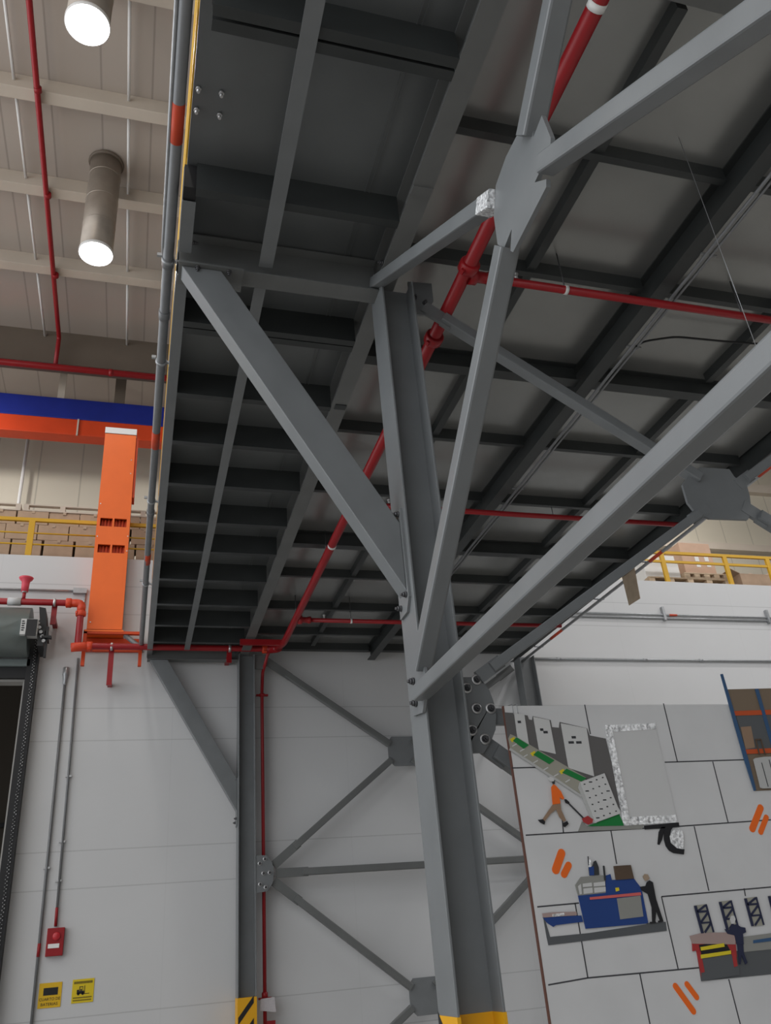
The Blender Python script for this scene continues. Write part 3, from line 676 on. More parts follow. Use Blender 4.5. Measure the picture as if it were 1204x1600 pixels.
t = thing('battery_room_sign', (sx, WY, q.z), 'yellow battery room sign with black block pictogram, left of the two signs', 'sign')
MB().box((p.x, WY - .008, q.z), (q.x, WY, p.z)).build('panel', SIGNY, t)
MB().box((sx - w_ * .30, WY - .011, q.z + h_ * .50), (sx + w_ * .34, WY - .008, q.z + h_ * .80)).build('battery_pictogram', BLACK, t)
text('CUARTO DE', h_ * .17, (sx, WY - .0095, q.z + h_ * .34), BLACK, t, sx=.95)
text('BATERIAS', h_ * .17, (sx, WY - .0095, q.z + h_ * .14), BLACK, t, sx=1.0)
p, q = at(114, 1531, 1, WY), at(145, 1565, 1, WY)
sx = (p.x + q.x) / 2; w_ = q.x - p.x; h_ = p.z - q.z
t = thing('forklift_sign', (sx, WY, q.z), 'yellow sign with small black forklift pictogram, right of the battery sign', 'sign')
MB().box((p.x, WY - .008, q.z), (q.x, WY, p.z)).build('panel', SIGNY2, t)
OLIVE = mat('sign_print', (.10, .075, .01), .6)
b = MB()
for zz_, n_ in ((.88, 16), (.83, 16), (.22, 18), (.11, 15)):
    for k in range(n_):
        xx = sx - w_ * .43 + w_ * .86 * k / n_; b.box((xx, WY - .010, q.z + h_ * (zz_ - .025)), (xx + w_ * .86 / n_ * .72, WY - .008, q.z + h_ * (zz_ + .03)))
b.build('print_lines', OLIVE, t)
b = MB(); Y0 = WY - .011; k = .003
def R_(x0, z0, x1, z1): b.box((sx + w_ * x0, Y0, q.z + h_ * z0), (sx + w_ * x1, Y0 + k, q.z + h_ * z1))
R_(-.28, .38, .05, .50); R_(-.28, .50, -.18, .56); R_(-.17, .50, -.14, .68); R_(-.02, .50, .0, .68); R_(-.17, .66, .0, .69); R_(.06, .36, .09, .72); R_(.09, .36, .30, .385); R_(-.12, .5, -.05, .58)
for cx in (-.20, .0): b.cyl((sx + w_ * cx, Y0, q.z + h_ * .38), (sx + w_ * cx, Y0 + k, q.z + h_ * .38), h_ * .06, 12)
b.build('forklift_pictogram', BLACK, t)

# horizontal conduits
zc = at(60, 922, 1, CY).z; xe2 = at(134, 925, 1, CY).x
t = thing('wall_conduit', (xe2, CY, zc), 'thin grey level conduit above the upper red pipe, ending in an elbow box', 'conduit', 'left wall conduits')
MB().cyl((-5, CY, zc), (xe2, CY, zc), .022, 10).build('conduit_run', GALV, t)
MB().box((xe2 - .22, CY - .05, zc - .05), (xe2 + .02, WY, zc + .05)).build('elbow_box', GALV, t)
MB().pipe([(xe2, CY, zc), (xe2 - .02, CY, zc - .4)], .02, 10).build('conduit_drop', GALV, t)
zc = at(1000, 963, 1, CY).z
t = thing('wall_conduit', (10, CY, zc), 'upper double grey conduit with brackets and orange band on right white wall', 'conduit', 'right wall conduits')
for dz in (.05, -.03): MB().cyl((7.9, CY, zc + dz), (17, CY, zc + dz), .022, 10).build('conduit_run', GALV, t)
for u in (1036, 1197):
    a = at(u, 960, 1, CY); b = MB(); b.box((a.x - .03, CY - .045, zc - .09), (a.x + .03, WY, zc + .24)); b.build('bracket', GALV, t)
a = at(1046, 966, 1, CY); b_ = at(1058, 966, 1, CY); MB().cyl((a.x, CY, zc + .05), (b_.x, CY, zc + .05), .025, 10).build('orange_band', ORBAND, t)
zc = at(1000, 1031, 1, CY).z
t = thing('wall_conduit', (10, CY, zc), 'lower single grey conduit on right white wall above the picture board', 'conduit', 'right wall conduits')
MB().cyl((7.9, CY, zc), (17, CY, zc), .026, 10).build('conduit_run', GALV, t)
for u in (872, 1007, 1094): a = at(u, 1031, 1, CY); MB().cyl((a.x - .05, CY, zc), (a.x + .05, CY, zc), .034, 10).build('coupling', GALV, t)

# conduit along the walkway edge
def band(y, x, z, r, parent, m=ORBAND, l=.16, name='orange_band'): MB().cyl((x, y - l, z), (x, y + l, z), r, 16).build(name, m, parent)
x, z = 0.026, 5.2
t = thing('edge_conduit', (x, 8, z), 'thick grey conduit clamped along the outer edge of the walkway, orange bands', 'conduit')
MB().pipe([(0.034, -0.3, z), (0.008, 8, z), (-0.02, 14.6, z), (-0.02, 14.95, z), (-0.32, 15.0, z + .26)], .043, 16, .15).build('conduit_run', CONDUIT, t)
for y, r in ((3.93, .0445), (7.98, .0445), (11.1, .0445)): band(y, .034 - .0033 * y, z, r, t)
for v, u in ((408, 255), (490, 248), (800, 230)): a = at(u, v, 2, z); band(a.y, .034 - .0033 * a.y, z, .050, t, CONDUIT, .05, 'coupling')
for y in (5.25, 6.60, 9.4, 12.0):
    b = MB(); xx = .034 - .0033 * y
    b.lathe((xx, y - .015, z), (0, 1, 0), [(0, .043), (0, .053), (.03, .053), (.03, .043)], 16); b.box((xx - .09, y - .012, z + .03), (xx - .05, y + .012, z + .06)); b.bar((xx + .045, y, z), (.10, y, z - .01), (0, 1, 0), .03, .02); b.box((.088 - .006, y - .03, z - .08), (.088, y + .03, z + .06))
    b.build('clamp', GALV, t)
tag(MB().pipe([(-.033, -0.3, 5.2), (-.030, 5.1, 5.2), (-.02, 5.25, 5.23)], .015, 10).build('edge_conduit', GALV), 'thin bright conduit running beside the thick walkway edge conduit at photo top', 'conduit')
# yellow guard rail on the walkway edge
def rail(name, y0, y1, x, label): pass
t = thing('guard_rail', (0.11, 8, 5.48), 'yellow guard rail on the walkway edge, seen as a strip beside the conduit', 'railing')
MB().box((.100, -0.3, 5.49), (.106, 15.2, 5.66)).build('toe_board', YELLOW, t)
for z in (6.05, 6.55): MB().cyl((.118, -0.3, z), (.118, 15.2, z), .021, 10).build('rail', YELLOW, t)
for y in (0.4, 1.9, 3.4, 4.9, 6.4, 7.9, 9.4, 10.9, 12.4, 13.9): MB().box((.107, y - .02, 5.48), (.147, y + .02, 6.55)).build('post', YELLOW, t)
# conduits on the inner beam
t = thing('beam_conduit', (4.53, 7, 5.1), 'pair of thin conduits clipped along the inner dark deck beam', 'conduit')
MB().cyl((4.47, -0.3, 5.085), (4.53, 13, 5.085), .016, 10).build('conduit_run', CONDUIT, t)
MB().cyl((4.52, -0.3, 5.085), (4.58, 13, 5.085), .013, 10).build('conduit_run', CONDUIT, t)
for y in (4.2, 5.45, 8.3): MB().box((4.44, y - .012, 5.088), (4.60, y + .012, 5.099)).build('clip', CONDUIT, t)
tag(MB().pipe([(4.53, 5.42, 5.08), (4.62, 5.40, 5.14), (5.0, 5.38, 5.24), (5.66, 5.36, 5.25), (6.7, 5.28, 5.26)], .011, 8, .1).build('deck_cable', BLACK), 'thin dark cable leaving the inner conduits across the deck underside', 'cable')
# conduits along the right deck edge
t = thing('deck_edge_conduit', (7.56, 7, 5.06), 'pair of grey conduits with orange bands along the right mezzanine edge', 'conduit')
MB().cyl((7.585, -0.3, 5.06), (7.585, 15.2, 5.06), .026, 12).build('conduit_run', GALV, t)
MB().cyl((7.66, -0.3, 5.10), (7.66, 15.2, 5.10), .020, 12).build('conduit_run', GALV, t)
for u, v, l in ((1020, 868, .18), (866, 990, .25), (1190, 722, .3)): a = at(u, v, 2, 5.07); band(a.y, 7.585, 5.06, .028, t, ORBAND, l)
for u, v in ((1010, 880), (935, 938), (838, 1012)): a = at(u, v, 2, 5.07); MB().box((7.50, a.y - .02, 5.085), (7.69, a.y + .02, 5.105)).build('clamp', GALV, t)
c0 = at(975, 893, 0, 7.55); q = [at(u, v, 0, 7.55) for u, v in ((970, 897), (990, 887), (999, 935), (982, 946))]
t = thing('cardboard_tag', tuple(c0), 'brown cardboard piece hanging from the right deck edge conduits', 'cardboard tag')
MB().prism([tuple(p) for p in q], (.012, 0, 0)).build('card', CARDD, t)
MB().cyl((7.585, (q[0].y + q[1].y) / 2, (q[0].z + q[1].z) / 2 - .02), (7.585, (q[0].y + q[1].y) / 2, 5.07), .004, 6).build('string', LABEL, t)
a = at(1060, 215, 2, DZB)
tag(MB().cyl((a.x, a.y, at(1181, 556, 1, a.y).z), (a.x, a.y, DZB), .0026, 6).build('hanging_wire', GALV), 'thin pale wire hanging straight down from the deck, right side', 'wire')

# ------------------------------------------------------------------ upper storage behind the wall
RY = 15.42
def guard(x0, x1, posts, label):
    t = thing('storage_guard_rail', ((x0 + x1) / 2, RY, 7.13), label, 'railing', 'storage guard rails')
    zt_, zm, zl_ = 7.96, 7.66, 7.42
    MB().box((x0, RY - .03, zt_ - .05), (x1, RY + .03, zt_ + .02)).build('top_rail', YELLOW, t)
    if x0 < 0:
        for z in (zm, zl_): MB().cyl((x0, RY, z), (x1, RY, z), .017, 8).build('mid_rail', YELLOW, t)
    else: MB().box((x0, RY - .02, zm + .02), (x1, RY + .02, zm + .08)).build('mid_rail', YELLOW, t)
    for x in posts: MB().box((x - .055, RY - .03, 7.13), (x + .055, RY + .03, zt_ - .05)).build('post', YELLOW, t)
guard(-6, 0.6, (-5.0, at(48, 835, 1, RY).x, 0.5), 'yellow guard rail on top of the white wall, left with cartons behind')
guard(10.6, 18, [at(u, v, 1, RY).x for u, v in ((1037, 885), (1136, 890), (1203, 893))], 'yellow guard rail on top of the white wall at the right')
# cartons, left
GLAB = 'plain brown cardboard carton stacked behind the yellow rail, left part of the photo'
BY = 16.1
zrow = [7.102, 7.452, 7.860, 8.200]
zh = [.348, .406, .338, .300]
for r, z in enumerate(zrow):
    x = -4.1 + (0.0, .25, .12, .3)[r]
    while x < 0.4:
        wd = .60
        g = random.choice((.012, .02, .05))
        t = thing('carton', (x + wd / 2, BY + .3, z), GLAB, 'carton', 'cartons stacked behind the left rail')
        MB().box((x + g / 2, BY + random.uniform(0, .03), z), (x + wd - g / 2, BY + .6, z + zh[r])).build('box', CARD, t, .006)
        MB().box((x + wd / 2 - .03, BY - .002, z + zh[r] - .05), (x + wd / 2 + .03, BY + .6, z + zh[r] + .0012)).build('packing_tape', mat('packing_tape', (.46, .34, .24), .4), t)
        x += wd
for i, x in enumerate((-4.1, -2.5, -0.9)):
    t = thing('pallet', (x + .75, BY + .3, 8.502), 'whitish slatted pallet lying on top of the carton stack, ' + ('left end', 'middle', 'right end behind orange unit')[i], 'pallet', 'pallets on the cartons')
    for dz, h in ((0, .025), (.13, .025)):
        for k in range(3): MB().box((x, BY + k * .24, 8.504 + dz), (x + 1.55, BY + .1 + k * .24, 8.504 + dz + h)).build('slat', CREAM, t)
    for xx in (0, .70, 1.45): MB().box((x + xx, BY, 8.529), (x + xx + .10, BY + .58, 8.634)).build('block', CREAM, t)
# right side goods
p = at(1000, 893, 1, 15.9); q = at(1128, 906, 1, 15.9); xm = at(1051, 890, 1, 16.0).x
z = 7.102
for i, lab in enumerate(('bottom brown pallet of the stack behind right yellow rail', 'middle brown pallet of the stack behind right yellow rail', 'top brown pallet, carrying the large pinkish box')):
    xa = xm if i == 2 else p.x
    t = thing('pallet', ((xa + q.x) / 2, 16, z), lab, 'pallet', 'pallets behind the right rail')
    for dz in (0, .12):
        for k in range(4): MB().box((xa, 15.62 + k * .35, z + dz), (q.x, 15.80 + k * .35, z + dz + .028)).build('slat', WOOD, t)
    for k in range(5): xx = xa + .08 + (q.x - xa - .16) * k / 4; MB().box((xx - .08, 15.63, z + .028), (xx + .08, 16.84, z + .12)).build('block', WOOD, t)
    z += .150
a, b_ = at(1055, 850, 1, 16.1), at(1115, 895, 1, 16.1)
t = thing('large_carton', ((a.x + b_.x) / 2, 16.5, z), 'large pinkish cardboard box with four white strips behind right yellow rail', 'carton')
MB().box((a.x, 16.0, z + .002), (b_.x, 16.8, a.z)).build('box', CARDP, t, .01)
for u, v0, v1 in ((1087, 870, 877), (1102, 870, 877), (1090, 880, 886), (1106, 880, 886)):
    e = at(u, v0, 1, 16.0); f = at(u, v1, 1, 16.0); MB().box((e.x - .06, 15.994, f.z), (e.x + .06, 16.0, e.z)).build('label_strip', LABEL, t)
e = at(1040, 880, 1, 15.8); z2_ = e.z
tag(MB().box((p.x + .02, 15.75, 7.404), (xm - .02, 16.4, z2_)).build('white_carton', LABEL, None, .008), 'lower long white carton left of the large pinkish box', 'carton', 'white cartons by the pinkish box')
e = at(1036, 868, 1, 15.8)
tag(MB().box((e.x, 15.8, z2_ + .002), (xm - .04, 16.3, e.z)).build('white_carton', LABEL, None, .008), 'upper small white carton left of the large pinkish box', 'carton', 'white cartons by the pinkish box')
p = at(1150, 880, 1, 15.9); q = at(1204, 905, 1, 15.9)
t = thing('open_carton', ((p.x + q.x) / 2, 16.2, 7.1), 'open cardboard box with raised flaps at the right photo edge', 'carton')
b = MB(); X0, X1 = p.x, q.x + .5; Z1 = 7.72
b.box((X0, 15.9, 7.102), (X1, 15.92, Z1)); b.box((X0, 16.7, 7.102), (X1, 16.72, Z1 + .1)); b.box((X0, 15.92, 7.102), (X0 + .02, 16.7, Z1)); b.box((X1 - .02, 15.92, 7.102), (X1, 16.7, Z1)); b.build('box', CARD, t)
MB().prism([(X0, 15.9, Z1), (X0 - .25, 15.9, Z1 + .12), (X0 - .25, 16.7, Z1 + .12), (X0, 16.7, Z1)], (.01, 0, .012)).build('flap', CARD, t)
MB().prism([(X0, 16.7, Z1 + .1), (X0 + .2, 16.95, Z1 + .3), (X1, 16.95, Z1 + .3), (X1, 16.7, Z1 + .1)], (0, .01, .01)).build('flap', CARD, t)
b = MB()
for k in range(8): b.cyl((X0 + .15 + k * .18, 16.2, 7.68), (X0 + .33 + k * .18, 16.3, 7.78 + .05 * (k % 3)), .07, 8)
b.build('packing_paper', mat('kraft_paper', (.45, .36, .28), .9, 0, .2, 9, 1.0), t)

# ------------------------------------------------------------------ picture board
BYF = 4.965
TL = at(787, 1103, 1, BYF); BX0, BX1, BZ0, BZ1 = TL.x, 5.3, -1.15, TL.z
bd = thing('picture_board', ((BX0 + BX1) / 2, BYF + .01, BZ0), 'large whitish picture board with warehouse cut-outs hanging right of the middle column', 'board')
MB().box((BX0, BYF, BZ0), (BX1, BYF + .02, BZ1)).build('panel', BOARD, bd)
MB().box((BX0 - .008, BYF - .001, BZ0), (BX0, BYF + .021, BZ1)).build('edge_strip', MDF, bd)
def P(u, v, lift=0.0): return at(u, v, 1, BYF - lift)
MARK = mat('marker_grey', (.045, .045, .05), .7)
def ln(u0, v0, u1, v1, wd=.008):
    p, q = P(u0, v0, .0005), P(u1, v1, .0005); MB().bar(p, q, (0, 1, 0), .001, wd).build('drawn_line', MARK, bd)
for L in ((1038,1191,1164,1187),(913,1101,922,1147),(1036,1099,1058,1191),(1113,1190,1137,1285),(799,1200,840,1199),(821,1305,905,1300),(1062,1291,1204,1281),
          (878,1280,880,1302),(954,1298,963,1350),(1084,1291,1107,1392),(839,1417,904,1411),(1033,1401,1204,1386),(898,1411,918,1528),(1033,1401,1059,1514),(1162,1388,1164,1400),
          (856,1539,918,1528),(918,1528,1092,1512),(999,1521,1015,1600),(1138,1530,1156,1600),(905,1300,1062,1291)): ln(*L)
def cut(name, pts, m, lift, th=.004, parent=None, crop=None):
    if crop: ox, oy, sc = crop; pts = [(ox + x / sc, oy + y / sc) for x, y in pts]
    return MB().prism([tuple(P(u, v, lift)) for u, v in pts], (0, th, 0)).build(name, m, parent or bd)
def stroke(name, u0, v0, u1, v1, wd, m, lift, parent=None, rnd=True):
    p, q = P(u0, v0, lift), P(u1, v1, lift); a = math.atan2(q.z - p.z, q.x - p.x); pts = []
    for c, a0 in ((q, a - math.pi / 2), (p, a + math.pi / 2)):
        for k in range(9 if rnd else 2):
            aa = a0 + math.pi * k / (8 if rnd else 1); pts.append((c.x + wd / 2 * math.cos(aa), c.y, c.z + wd / 2 * math.sin(aa)))
    return MB().prism(pts, (0, .003, 0)).build(name, m, parent or bd)
def sub(name, ref):
    e = bpy.data.objects.new(name, None); C.objects.link(e); e.parent = bd; e.location = ref - Vector(bd.location); e.empty_display_size = .05; return e
ART = {k: mat('art_' + k, c, .7) for k, c in dict(grey=(.105, .10, .098), white=(.52, .52, .51), offwhite=(.42, .42, .41), green=(.006, .17, .035), beige=(.30, .29, .24), yellow=(.62, .50, .02), orange=(.75, .13, .01), tan=(.26, .17, .11), dark=(.03, .032, .035), black=(.01, .01, .012), blue=(.012, .045, .19), redpink=(.55, .11, .10), red=(.34, .03, .03), brown=(.085, .055, .035), mid=(.24, .24, .22), lorry=(.52, .52, .515), skin=(.32, .24, .17), navy=(.016, .02, .05), pink=(.34, .25, .23), card=(.17, .125, .085), steelblue=(.03, .08, .17), orange2=(.45, .07, .015), silver=(.45, .46, .46), ground=(.085, .09, .095)).items()}
# loading docks
dk = sub('dock_scene', P(860, 1180))
cut('dock_wall', [(788,1113),(803,1114),(824,1118),(826,1124),(831,1125),(832,1119),(860,1125),(862,1136),(873,1137),(874,1128),(917,1138),(921,1149),(946,1154),(974,1272),(950,1240),(915,1218),(793,1155)], ART['grey'], .004, parent=dk)
for q in ([(803,1114),(819,1117),(826,1163),(809,1158)], [(833,1120),(858,1125),(868,1178),(842,1172)], [(876,1130),(916,1138),(928,1213),(888,1200)]): cut('dock_door', q, ART['white'], .008, parent=dk)
cut('ramp', [(794,1154),(797,1147),(804,1150),(915,1215),(906,1240),(797,1170)], ART['beige'], .0095, parent=dk)
for q in ([(801,1157),(807,1152),(826,1164),(818,1170)], [(833,1179),(840,1173),(866,1188),(858,1194)], [(878,1207),(885,1201),(916,1216),(908,1221)]):
    cut('green_leveller', q, ART['green'], .0125, parent=dk)
    u, v = q[0]; cut('yellow_corner', [(u - 5, v - 2), (u + 2, v - 6), (u + 4, v - 1), (u - 1, v + 3)], ART['yellow'], .0105, parent=dk)
stroke('ramp_kerb', 796, 1170, 908, 1244, .016, ART['offwhite'], .011, dk, False)
for u, v in ((803,1164),(815,1172),(820,1181),(836,1190),(852,1201),(868,1211),(886,1220)): stroke('ramp_tick', u - 3, v + 2, u + 4, v - 2, .007, ART['white'], .011, dk, False)
b = MB()
for u, v, s in ((811,1128,3),(846,1140,3),(852,1144,4),(896,1152,4),(892,1160,5),(904,1160,5)): p = P(u, v, .0085); b.box((p.x - .004 * s, p.y, p.z - .008), (p.x + .004 * s, p.y + .001, p.z + .008))
b.build('door_print', ART['dark'], dk)
st = sub('box_stack', P(935, 1245))
cut('stack_side', [(905,1222),(932,1286),(926,1286),(903,1231)], ART['offwhite'], .012, parent=st)
cut('stack_front', [(906,1222),(944,1208),(969,1271),(931,1285)], ART['white'], .017, .008, st)
b = MB()
for i in range(6):
    for j in range(4):
        s, r = (i + .5) / 6, (j + .5) / 4
        u = (906 + (944 - 906) * r) * (1 - s) + (931 + (969 - 931) * r) * s; v = (1222 - 14 * r) * (1 - s) + (1285 - 14 * r) * s
        p = P(u, v, .018); k = .012 if (i + j) % 4 == 1 else .006; b.box((p.x - k, p.y, p.z - .003), (p.x + k, p.y + .001, p.z + .004))
b.build('box_marks', ART['dark'], st)
cut('green_floor', [(917,1291),(967,1272),(975,1290)], ART['green'], .008)
cut('grey_kerb', [(909,1283),(918,1292),(1006,1287),(1003,1295),(903,1299)], ART['mid'], .005)
# person pulling the pallet truck
wk = sub('worker_cutout', P(870, 1260))
k5 = (780, 1090, 5.473)
cut('helmet', [(418,690),(432,678),(460,685),(470,700),(465,715),(440,718),(422,706)], ART['white'], .013, parent=wk, crop=k5)
cut('face', [(455,703),(470,698),(474,735),(462,745),(452,730)], ART['dark'], .012, parent=wk, crop=k5)
cut('shirt', [(443,765),(462,740),(485,755),(525,800),(555,862),(540,872),(514,850),(522,905),(455,914)], ART['orange'], .014, parent=wk, crop=k5)
cut('trousers', [(457,912),(522,906),(528,960),(570,1050),(550,1062),(512,1020),(485,955),(440,990),(385,1060),(365,1045),(420,965)], ART['tan'], .012, parent=wk, crop=k5)
cut('shoe', [(330,1045),(372,1040),(392,1062),(385,1085),(350,1068)], ART['black'], .013, parent=wk, crop=k5)
cut('shoe', [(548,1070),(580,1055),(592,1080),(560,1108),(546,1098)], ART['black'], .013, parent=wk, crop=k5)
cut('glove', [(555,870),(570,868),(600,895),(590,910),(565,900)], ART['black'], .014, parent=wk, crop=k5)
pj = sub('pallet_truck_cutout', P(910, 1270))
stroke('handle', 887, 1254, 912, 1279, .010, ART['dark'], .012, pj, False)
cut('truck_head', [(705,1035),(755,1010),(800,1040),(795,1070),(760,1085),(720,1065)], ART['red'], .015, parent=pj, crop=k5)
# lorry made of silver tape
tr_ = sub('lorry_cutout', P(990, 1210))
cut('silver_tape', [(945,1133),(1023,1130),(1025,1139),(948,1144)], FOIL, .007, .005, tr_)
cut('silver_tape', [(945,1134),(956,1140),(985,1287),(974,1290)], FOIL, .008, .005, tr_)
cut('silver_tape', [(974,1277),(1056,1273),(1057,1285),(976,1290)], FOIL, .007, .005, tr_)
cut('lorry_body', [(952,1141),(1024,1137),(1056,1274),(980,1280)], ART['lorry'], .004, .003, tr_)
cut('chassis', [(1006,1290),(1060,1285),(1061,1292),(1040,1294),(1007,1296)], ART['black'], .007, parent=tr_)
cut('mudguard', [(1027,1319),(1029,1300),(1033,1292),(1039,1292),(1034,1312),(1030,1320)], ART['black'], .007, parent=tr_)
pc = [(1050 + 18 * math.cos(math.radians(a)) , 1310 + 24 * math.sin(math.radians(a))) for a in range(60, 300, 20)]
cut('wheel', [(1040,1290),(1037,1300),(1037,1312),(1040,1322),(1045,1329),(1052,1333),(1068,1335),(1069,1327),(1057,1325),(1049,1318),(1046,1308),(1048,1297),(1053,1290)], ART['black'], .009, parent=tr_)
cut('hub', [(1049,1299),(1058,1294),(1066,1299),(1068,1312),(1067,1327),(1057,1325),(1048,1317),(1046,1307)], FOIL, .011, parent=tr_)
# orange paint strokes
for L in ((877,1333,868,1359,.050),(888,1352,881,1366,.042),(1188,1262,1175,1295,.045),(1197,1277,1188,1300,.036),(1055,1541,1083,1580,.035),(1073,1538,1088,1558,.033)):
    stroke('orange_stroke', *L, ART['orange'], .003)
# blue machine
mc = sub('blue_machine_cutout', P(945, 1400)); k7 = (840, 1320, 5.733)
cut('ground_strip', [(80,830),(95,900),(1155,770),(1145,690),(985,700),(970,712),(460,790),(110,825),(70,690),(50,660)], ART['ground'], .004, parent=mc, crop=k7)
cut('body', [(362,455),(608,430),(608,275),(650,262),(662,315),(860,302),(918,378),(935,425),(988,695),(975,705),(430,752)], ART['blue'], .009, .007, mc, k7)
cut('infeed', [(45,650),(390,632),(405,690),(160,720),(140,735),(85,700)], ART['blue'], .008, .006, mc, k7)
cut('infeed_top', [(40,615),(130,605),(345,598),(350,630),(48,652)], ART['pink'], .0105, parent=mc, crop=k7)
cut('infeed_top_foil', [(130,622),(235,608),(240,634),(132,645)], FOIL, .012, parent=mc, crop=k7)
cut('hood', [(335,360),(385,288),(585,272),(600,330),(608,430),(362,455)], ART['mid'], .0085, .006, mc, k7)
for q in ([(402,348),(482,338),(486,372),(404,380)], [(500,340),(600,328),(604,366),(502,374)], [(408,392),(488,383),(492,430),(412,440)], [(504,384),(606,376),(608,418),(508,430)], [(360,370),(385,350),(395,440),(375,445)]): cut('hood_window', q, ART['white'], .0105, .002, mc, k7)
cut('door_panel', [(708,480),(918,455),(945,642),(738,668)], ART['mid'], .012, .003, mc, k7)
cut('red_stripe', [(465,470),(920,425),(925,452),(468,492)], ART['redpink'], .0125, .003, mc, k7)
cut('yellow_button', [(695,385),(725,382),(730,410),(700,418)], ART['yellow'], .0125, .003, mc, k7)
cut('feeder_box', [(682,190),(832,180),(862,302),(702,315)], ART['brown'], .014, .010, mc, k7)
cut('motor', [(455,200),(490,190),(500,150),(520,140),(545,200),(550,270),(462,275)], ART['dark'], .011, parent=mc, crop=k7)
cut('motor_base', [(458,200),(500,192),(505,272),(464,274)], ART['blue'], .013, parent=mc, crop=k7)
cut('pipe_foil', [(455,130),(475,135),(482,195),(460,200)], FOIL, .013, parent=mc, crop=k7)
stroke('lever', 918.5, 1338, 919.5, 1352, .006, ART['dark'], .012, mc, False); stroke('lever', 943, 1354, 945, 1374, .012, ART['dark'], .012, mc)
op = sub('operator_cutout', P(1015, 1405))
cut('head', [(940,285),(955,262),(985,265),(1000,300),(985,318),(960,322)], ART['skin'], .010, parent=op, crop=k7)
cut('overalls', [(915,375),(965,368),(975,335),(1000,318),(1030,335),(1060,490),(1120,670),(1095,685),(1060,590),(1052,692),(1025,695),(1020,560),(985,440),(925,405)], ART['black'], .011, parent=op, crop=k7)
cut('shoe', [(1005,690),(1055,685),(1058,702),(1005,706)], ART['black'], .012, parent=op, crop=k7)
cut('shoe', [(1075,682),(1120,668),(1125,688),(1080,695)], ART['black'], .012, parent=op, crop=k7)
# press line
pr_ = sub('press_line_cutout', P(1150, 1480)); k8 = (1060, 1380, 8.361)
cut('ground', [(295,1280),(235,900),(840,880),(1800,700),(1800,1130)], ART['ground'], .004, parent=pr_, crop=k8)
cut('conveyor', [(840,700),(1150,660),(1800,560),(1800,800),(850,900)], ART['mid'], .007, parent=pr_, crop=k8)
cut('blue_belt', [(975,745),(1800,620),(1800,680),(975,785)], ART['steelblue'], .010, parent=pr_, crop=k8)
cut('press_top', [(145,690),(300,650),(700,640),(740,700),(740,800),(180,790)], ART['pink'], .010, .006, pr_, k8)
cut('press_frame', [(175,780),(740,740),(760,960),(300,1240),(230,880),(180,890)], ART['red'], .008, .004, pr_, k8)
cut('press_gap', [(262,805),(610,765),(680,890),(680,1090),(340,1120)], ART['black'], .0095, .002, pr_, k8)
cut('press_floor', [(285,985),(685,930),(790,1080),(785,1200),(300,1280)], ART['ground'], .011, .002, pr_, k8)
cut('yellow_roller', [(285,835),(590,782),(600,830),(295,880)], ART['yellow'], .013, .003, pr_, k8)
cut('yellow_roller', [(285,935),(680,878),(685,925),(290,985)], ART['yellow'], .014, .003, pr_, k8)
cut('red_leg', [(235,900),(285,890),(340,1160),(300,1170)], ART['red'], .0135, .003, pr_, k8)
cut('red_leg', [(690,900),(740,890),(770,1080),(725,1095)], ART['red'], .0135, .003, pr_, k8)
for dx, dy in ((0, 0), (325, -50), (655, -95), (965, -125)):
    tw = MB().prism([tuple(P(k8[0] + (x + dx) / k8[2], k8[1] + (y + dy) / k8[2], .007)) for x, y in ((205,290),(365,270),(465,640),(300,660))], (0, .004, 0)).build('tower', ART['beige'], pr_)
    b = MB()
    def sk(x0, y0, x1, y1, wd):
        p = P(k8[0] + (x0 + dx) / k8[2], k8[1] + (y0 + dy) / k8[2], .009); q = P(k8[0] + (x1 + dx) / k8[2], k8[1] + (y1 + dy) / k8[2], .009); b.bar(p, q, (0, 1, 0), .003, wd)
    for a_ in ((215,295,310,655,.020), (355,275,455,640,.012), (345,290,240,375,.012), (240,375,370,365,.012), (375,390,290,510,.012), (290,520,410,510,.010), (420,520,340,645,.012)): sk(*a_)
    b.build('lattice', ART['navy'], tw)
pw = sub('press_worker_cutout', P(1150, 1455))
cut('helmet', [(668,470),(690,425),(725,425),(742,470),(730,530),(690,530)], ART['white'], .012, parent=pw, crop=k8)
cut('jacket', [(600,600),(660,610),(690,550),(760,535),(810,570),(870,580),(880,640),(840,660),(850,800),(760,800),(730,680),(640,660)], ART['navy'], .014, parent=pw, crop=k8)
cut('trousers', [(765,800),(840,795),(850,910),(900,1040),(870,1060),(820,940),(810,1060),(790,1060)], ART['navy'], .012, parent=pw, crop=k8)
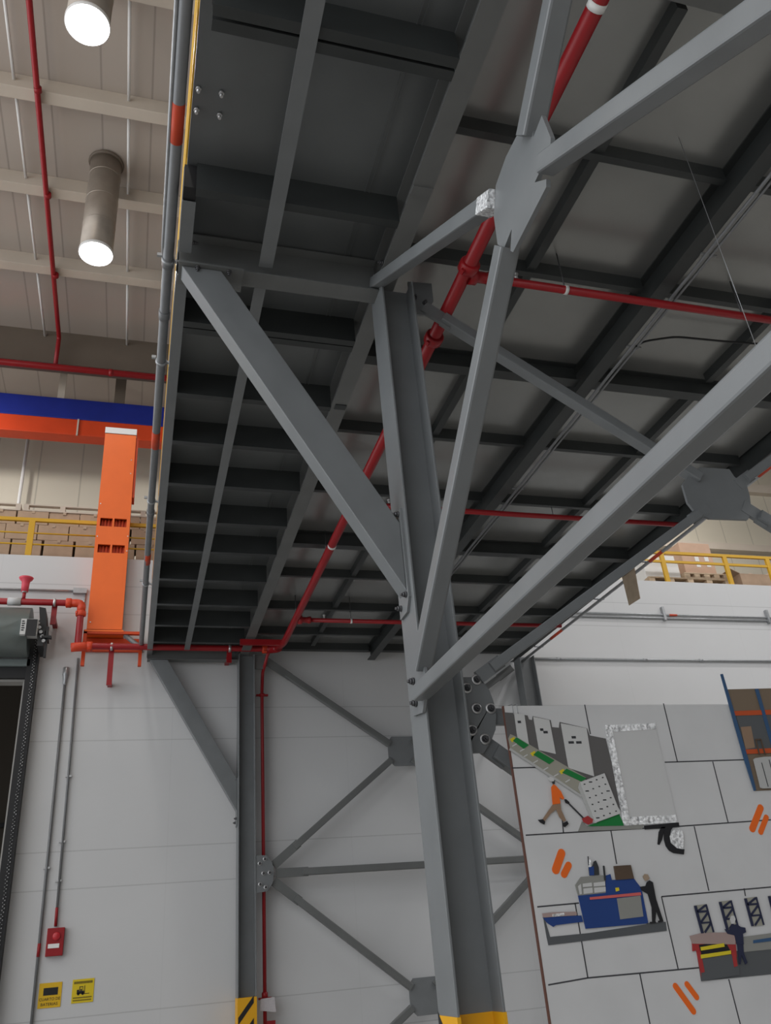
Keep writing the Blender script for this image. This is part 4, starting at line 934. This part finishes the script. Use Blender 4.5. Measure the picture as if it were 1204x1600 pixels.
# storage rack at the right, reaching above the board
rk = sub('rack_cutout', P(1170, 1140)); k6 = (1050, 1040, 7.818)
cut('backing', [(670,290),(1500,270),(1700,1500),(1010,1530)], ART['card'], .005, .004, rk, k6)
cut('shelf_void', [(775,610),(1500,590),(1560,1010),(900,1030)], ART['ground'], .008, .003, rk, k6)
cut('carton_column', [(835,750),(960,740),(1010,1000),(895,1020)], ART['tan'], .010, .003, rk, k6)
cut('upright', [(588,105),(618,100),(930,1150),(1025,1520),(1000,1530),(880,1150)], ART['steelblue'], .014, .006, rk, k6)
cut('upright', [(1010,285),(1050,280),(1300,1150),(1265,1160)], ART['steelblue'], .013, .005, rk, k6)
cut('orange_beam', [(750,555),(1500,530),(1510,590),(765,610)], ART['orange2'], .011, .003, rk, k6)
cut('orange_beam', [(885,1025),(1560,990),(1570,1050),(905,1080)], ART['orange2'], .011, .003, rk, k6)
cut('white_sack', [(995,1145),(1010,1130),(1110,1115),(1500,1100),(1600,1480),(1110,1500),(1080,1490)], ART['offwhite'], .018, .008, rk, k6)
b = MB()
for x0, y0, x1, y1 in ((1090,1185,1170,1480), (1180,1150,1260,1450)):
    p = P(k6[0] + x0 / k6[2], k6[1] + y0 / k6[2], .0185); q = P(k6[0] + x1 / k6[2], k6[1] + y1 / k6[2], .0185); b.bar(p, q, (0, 1, 0), .001, .006)
b.build('sack_fold', ART['dark'], rk)
b = MB()
for x0, y0, x1, y1 in ((1020,910,1065,1090), (1080,905,1135,1090), (1015,905,1085,900)):
    p = P(k6[0] + x0 / k6[2], k6[1] + y0 / k6[2], .016); q = P(k6[0] + x1 / k6[2], k6[1] + y1 / k6[2], .016); b.bar(p, q, (0, 1, 0), .004, .010)
b.build('trolley_handle', ART['brown'], rk)
# wires that hang the board
b = MB()
for u in (801, 808): a = P(u, 1104, .01); b.pipe([(a.x, BYF - .003, a.z - .05), (a.x, BYF - .003, BZ1 + .01), (a.x, YP + .04 + .05, 1.40), (a.x, YP + .1, 1.345)], .0025, 6)
tag(b.build('board_wire', GALV), 'thin wire pair looping over the board top left corner', 'wire')
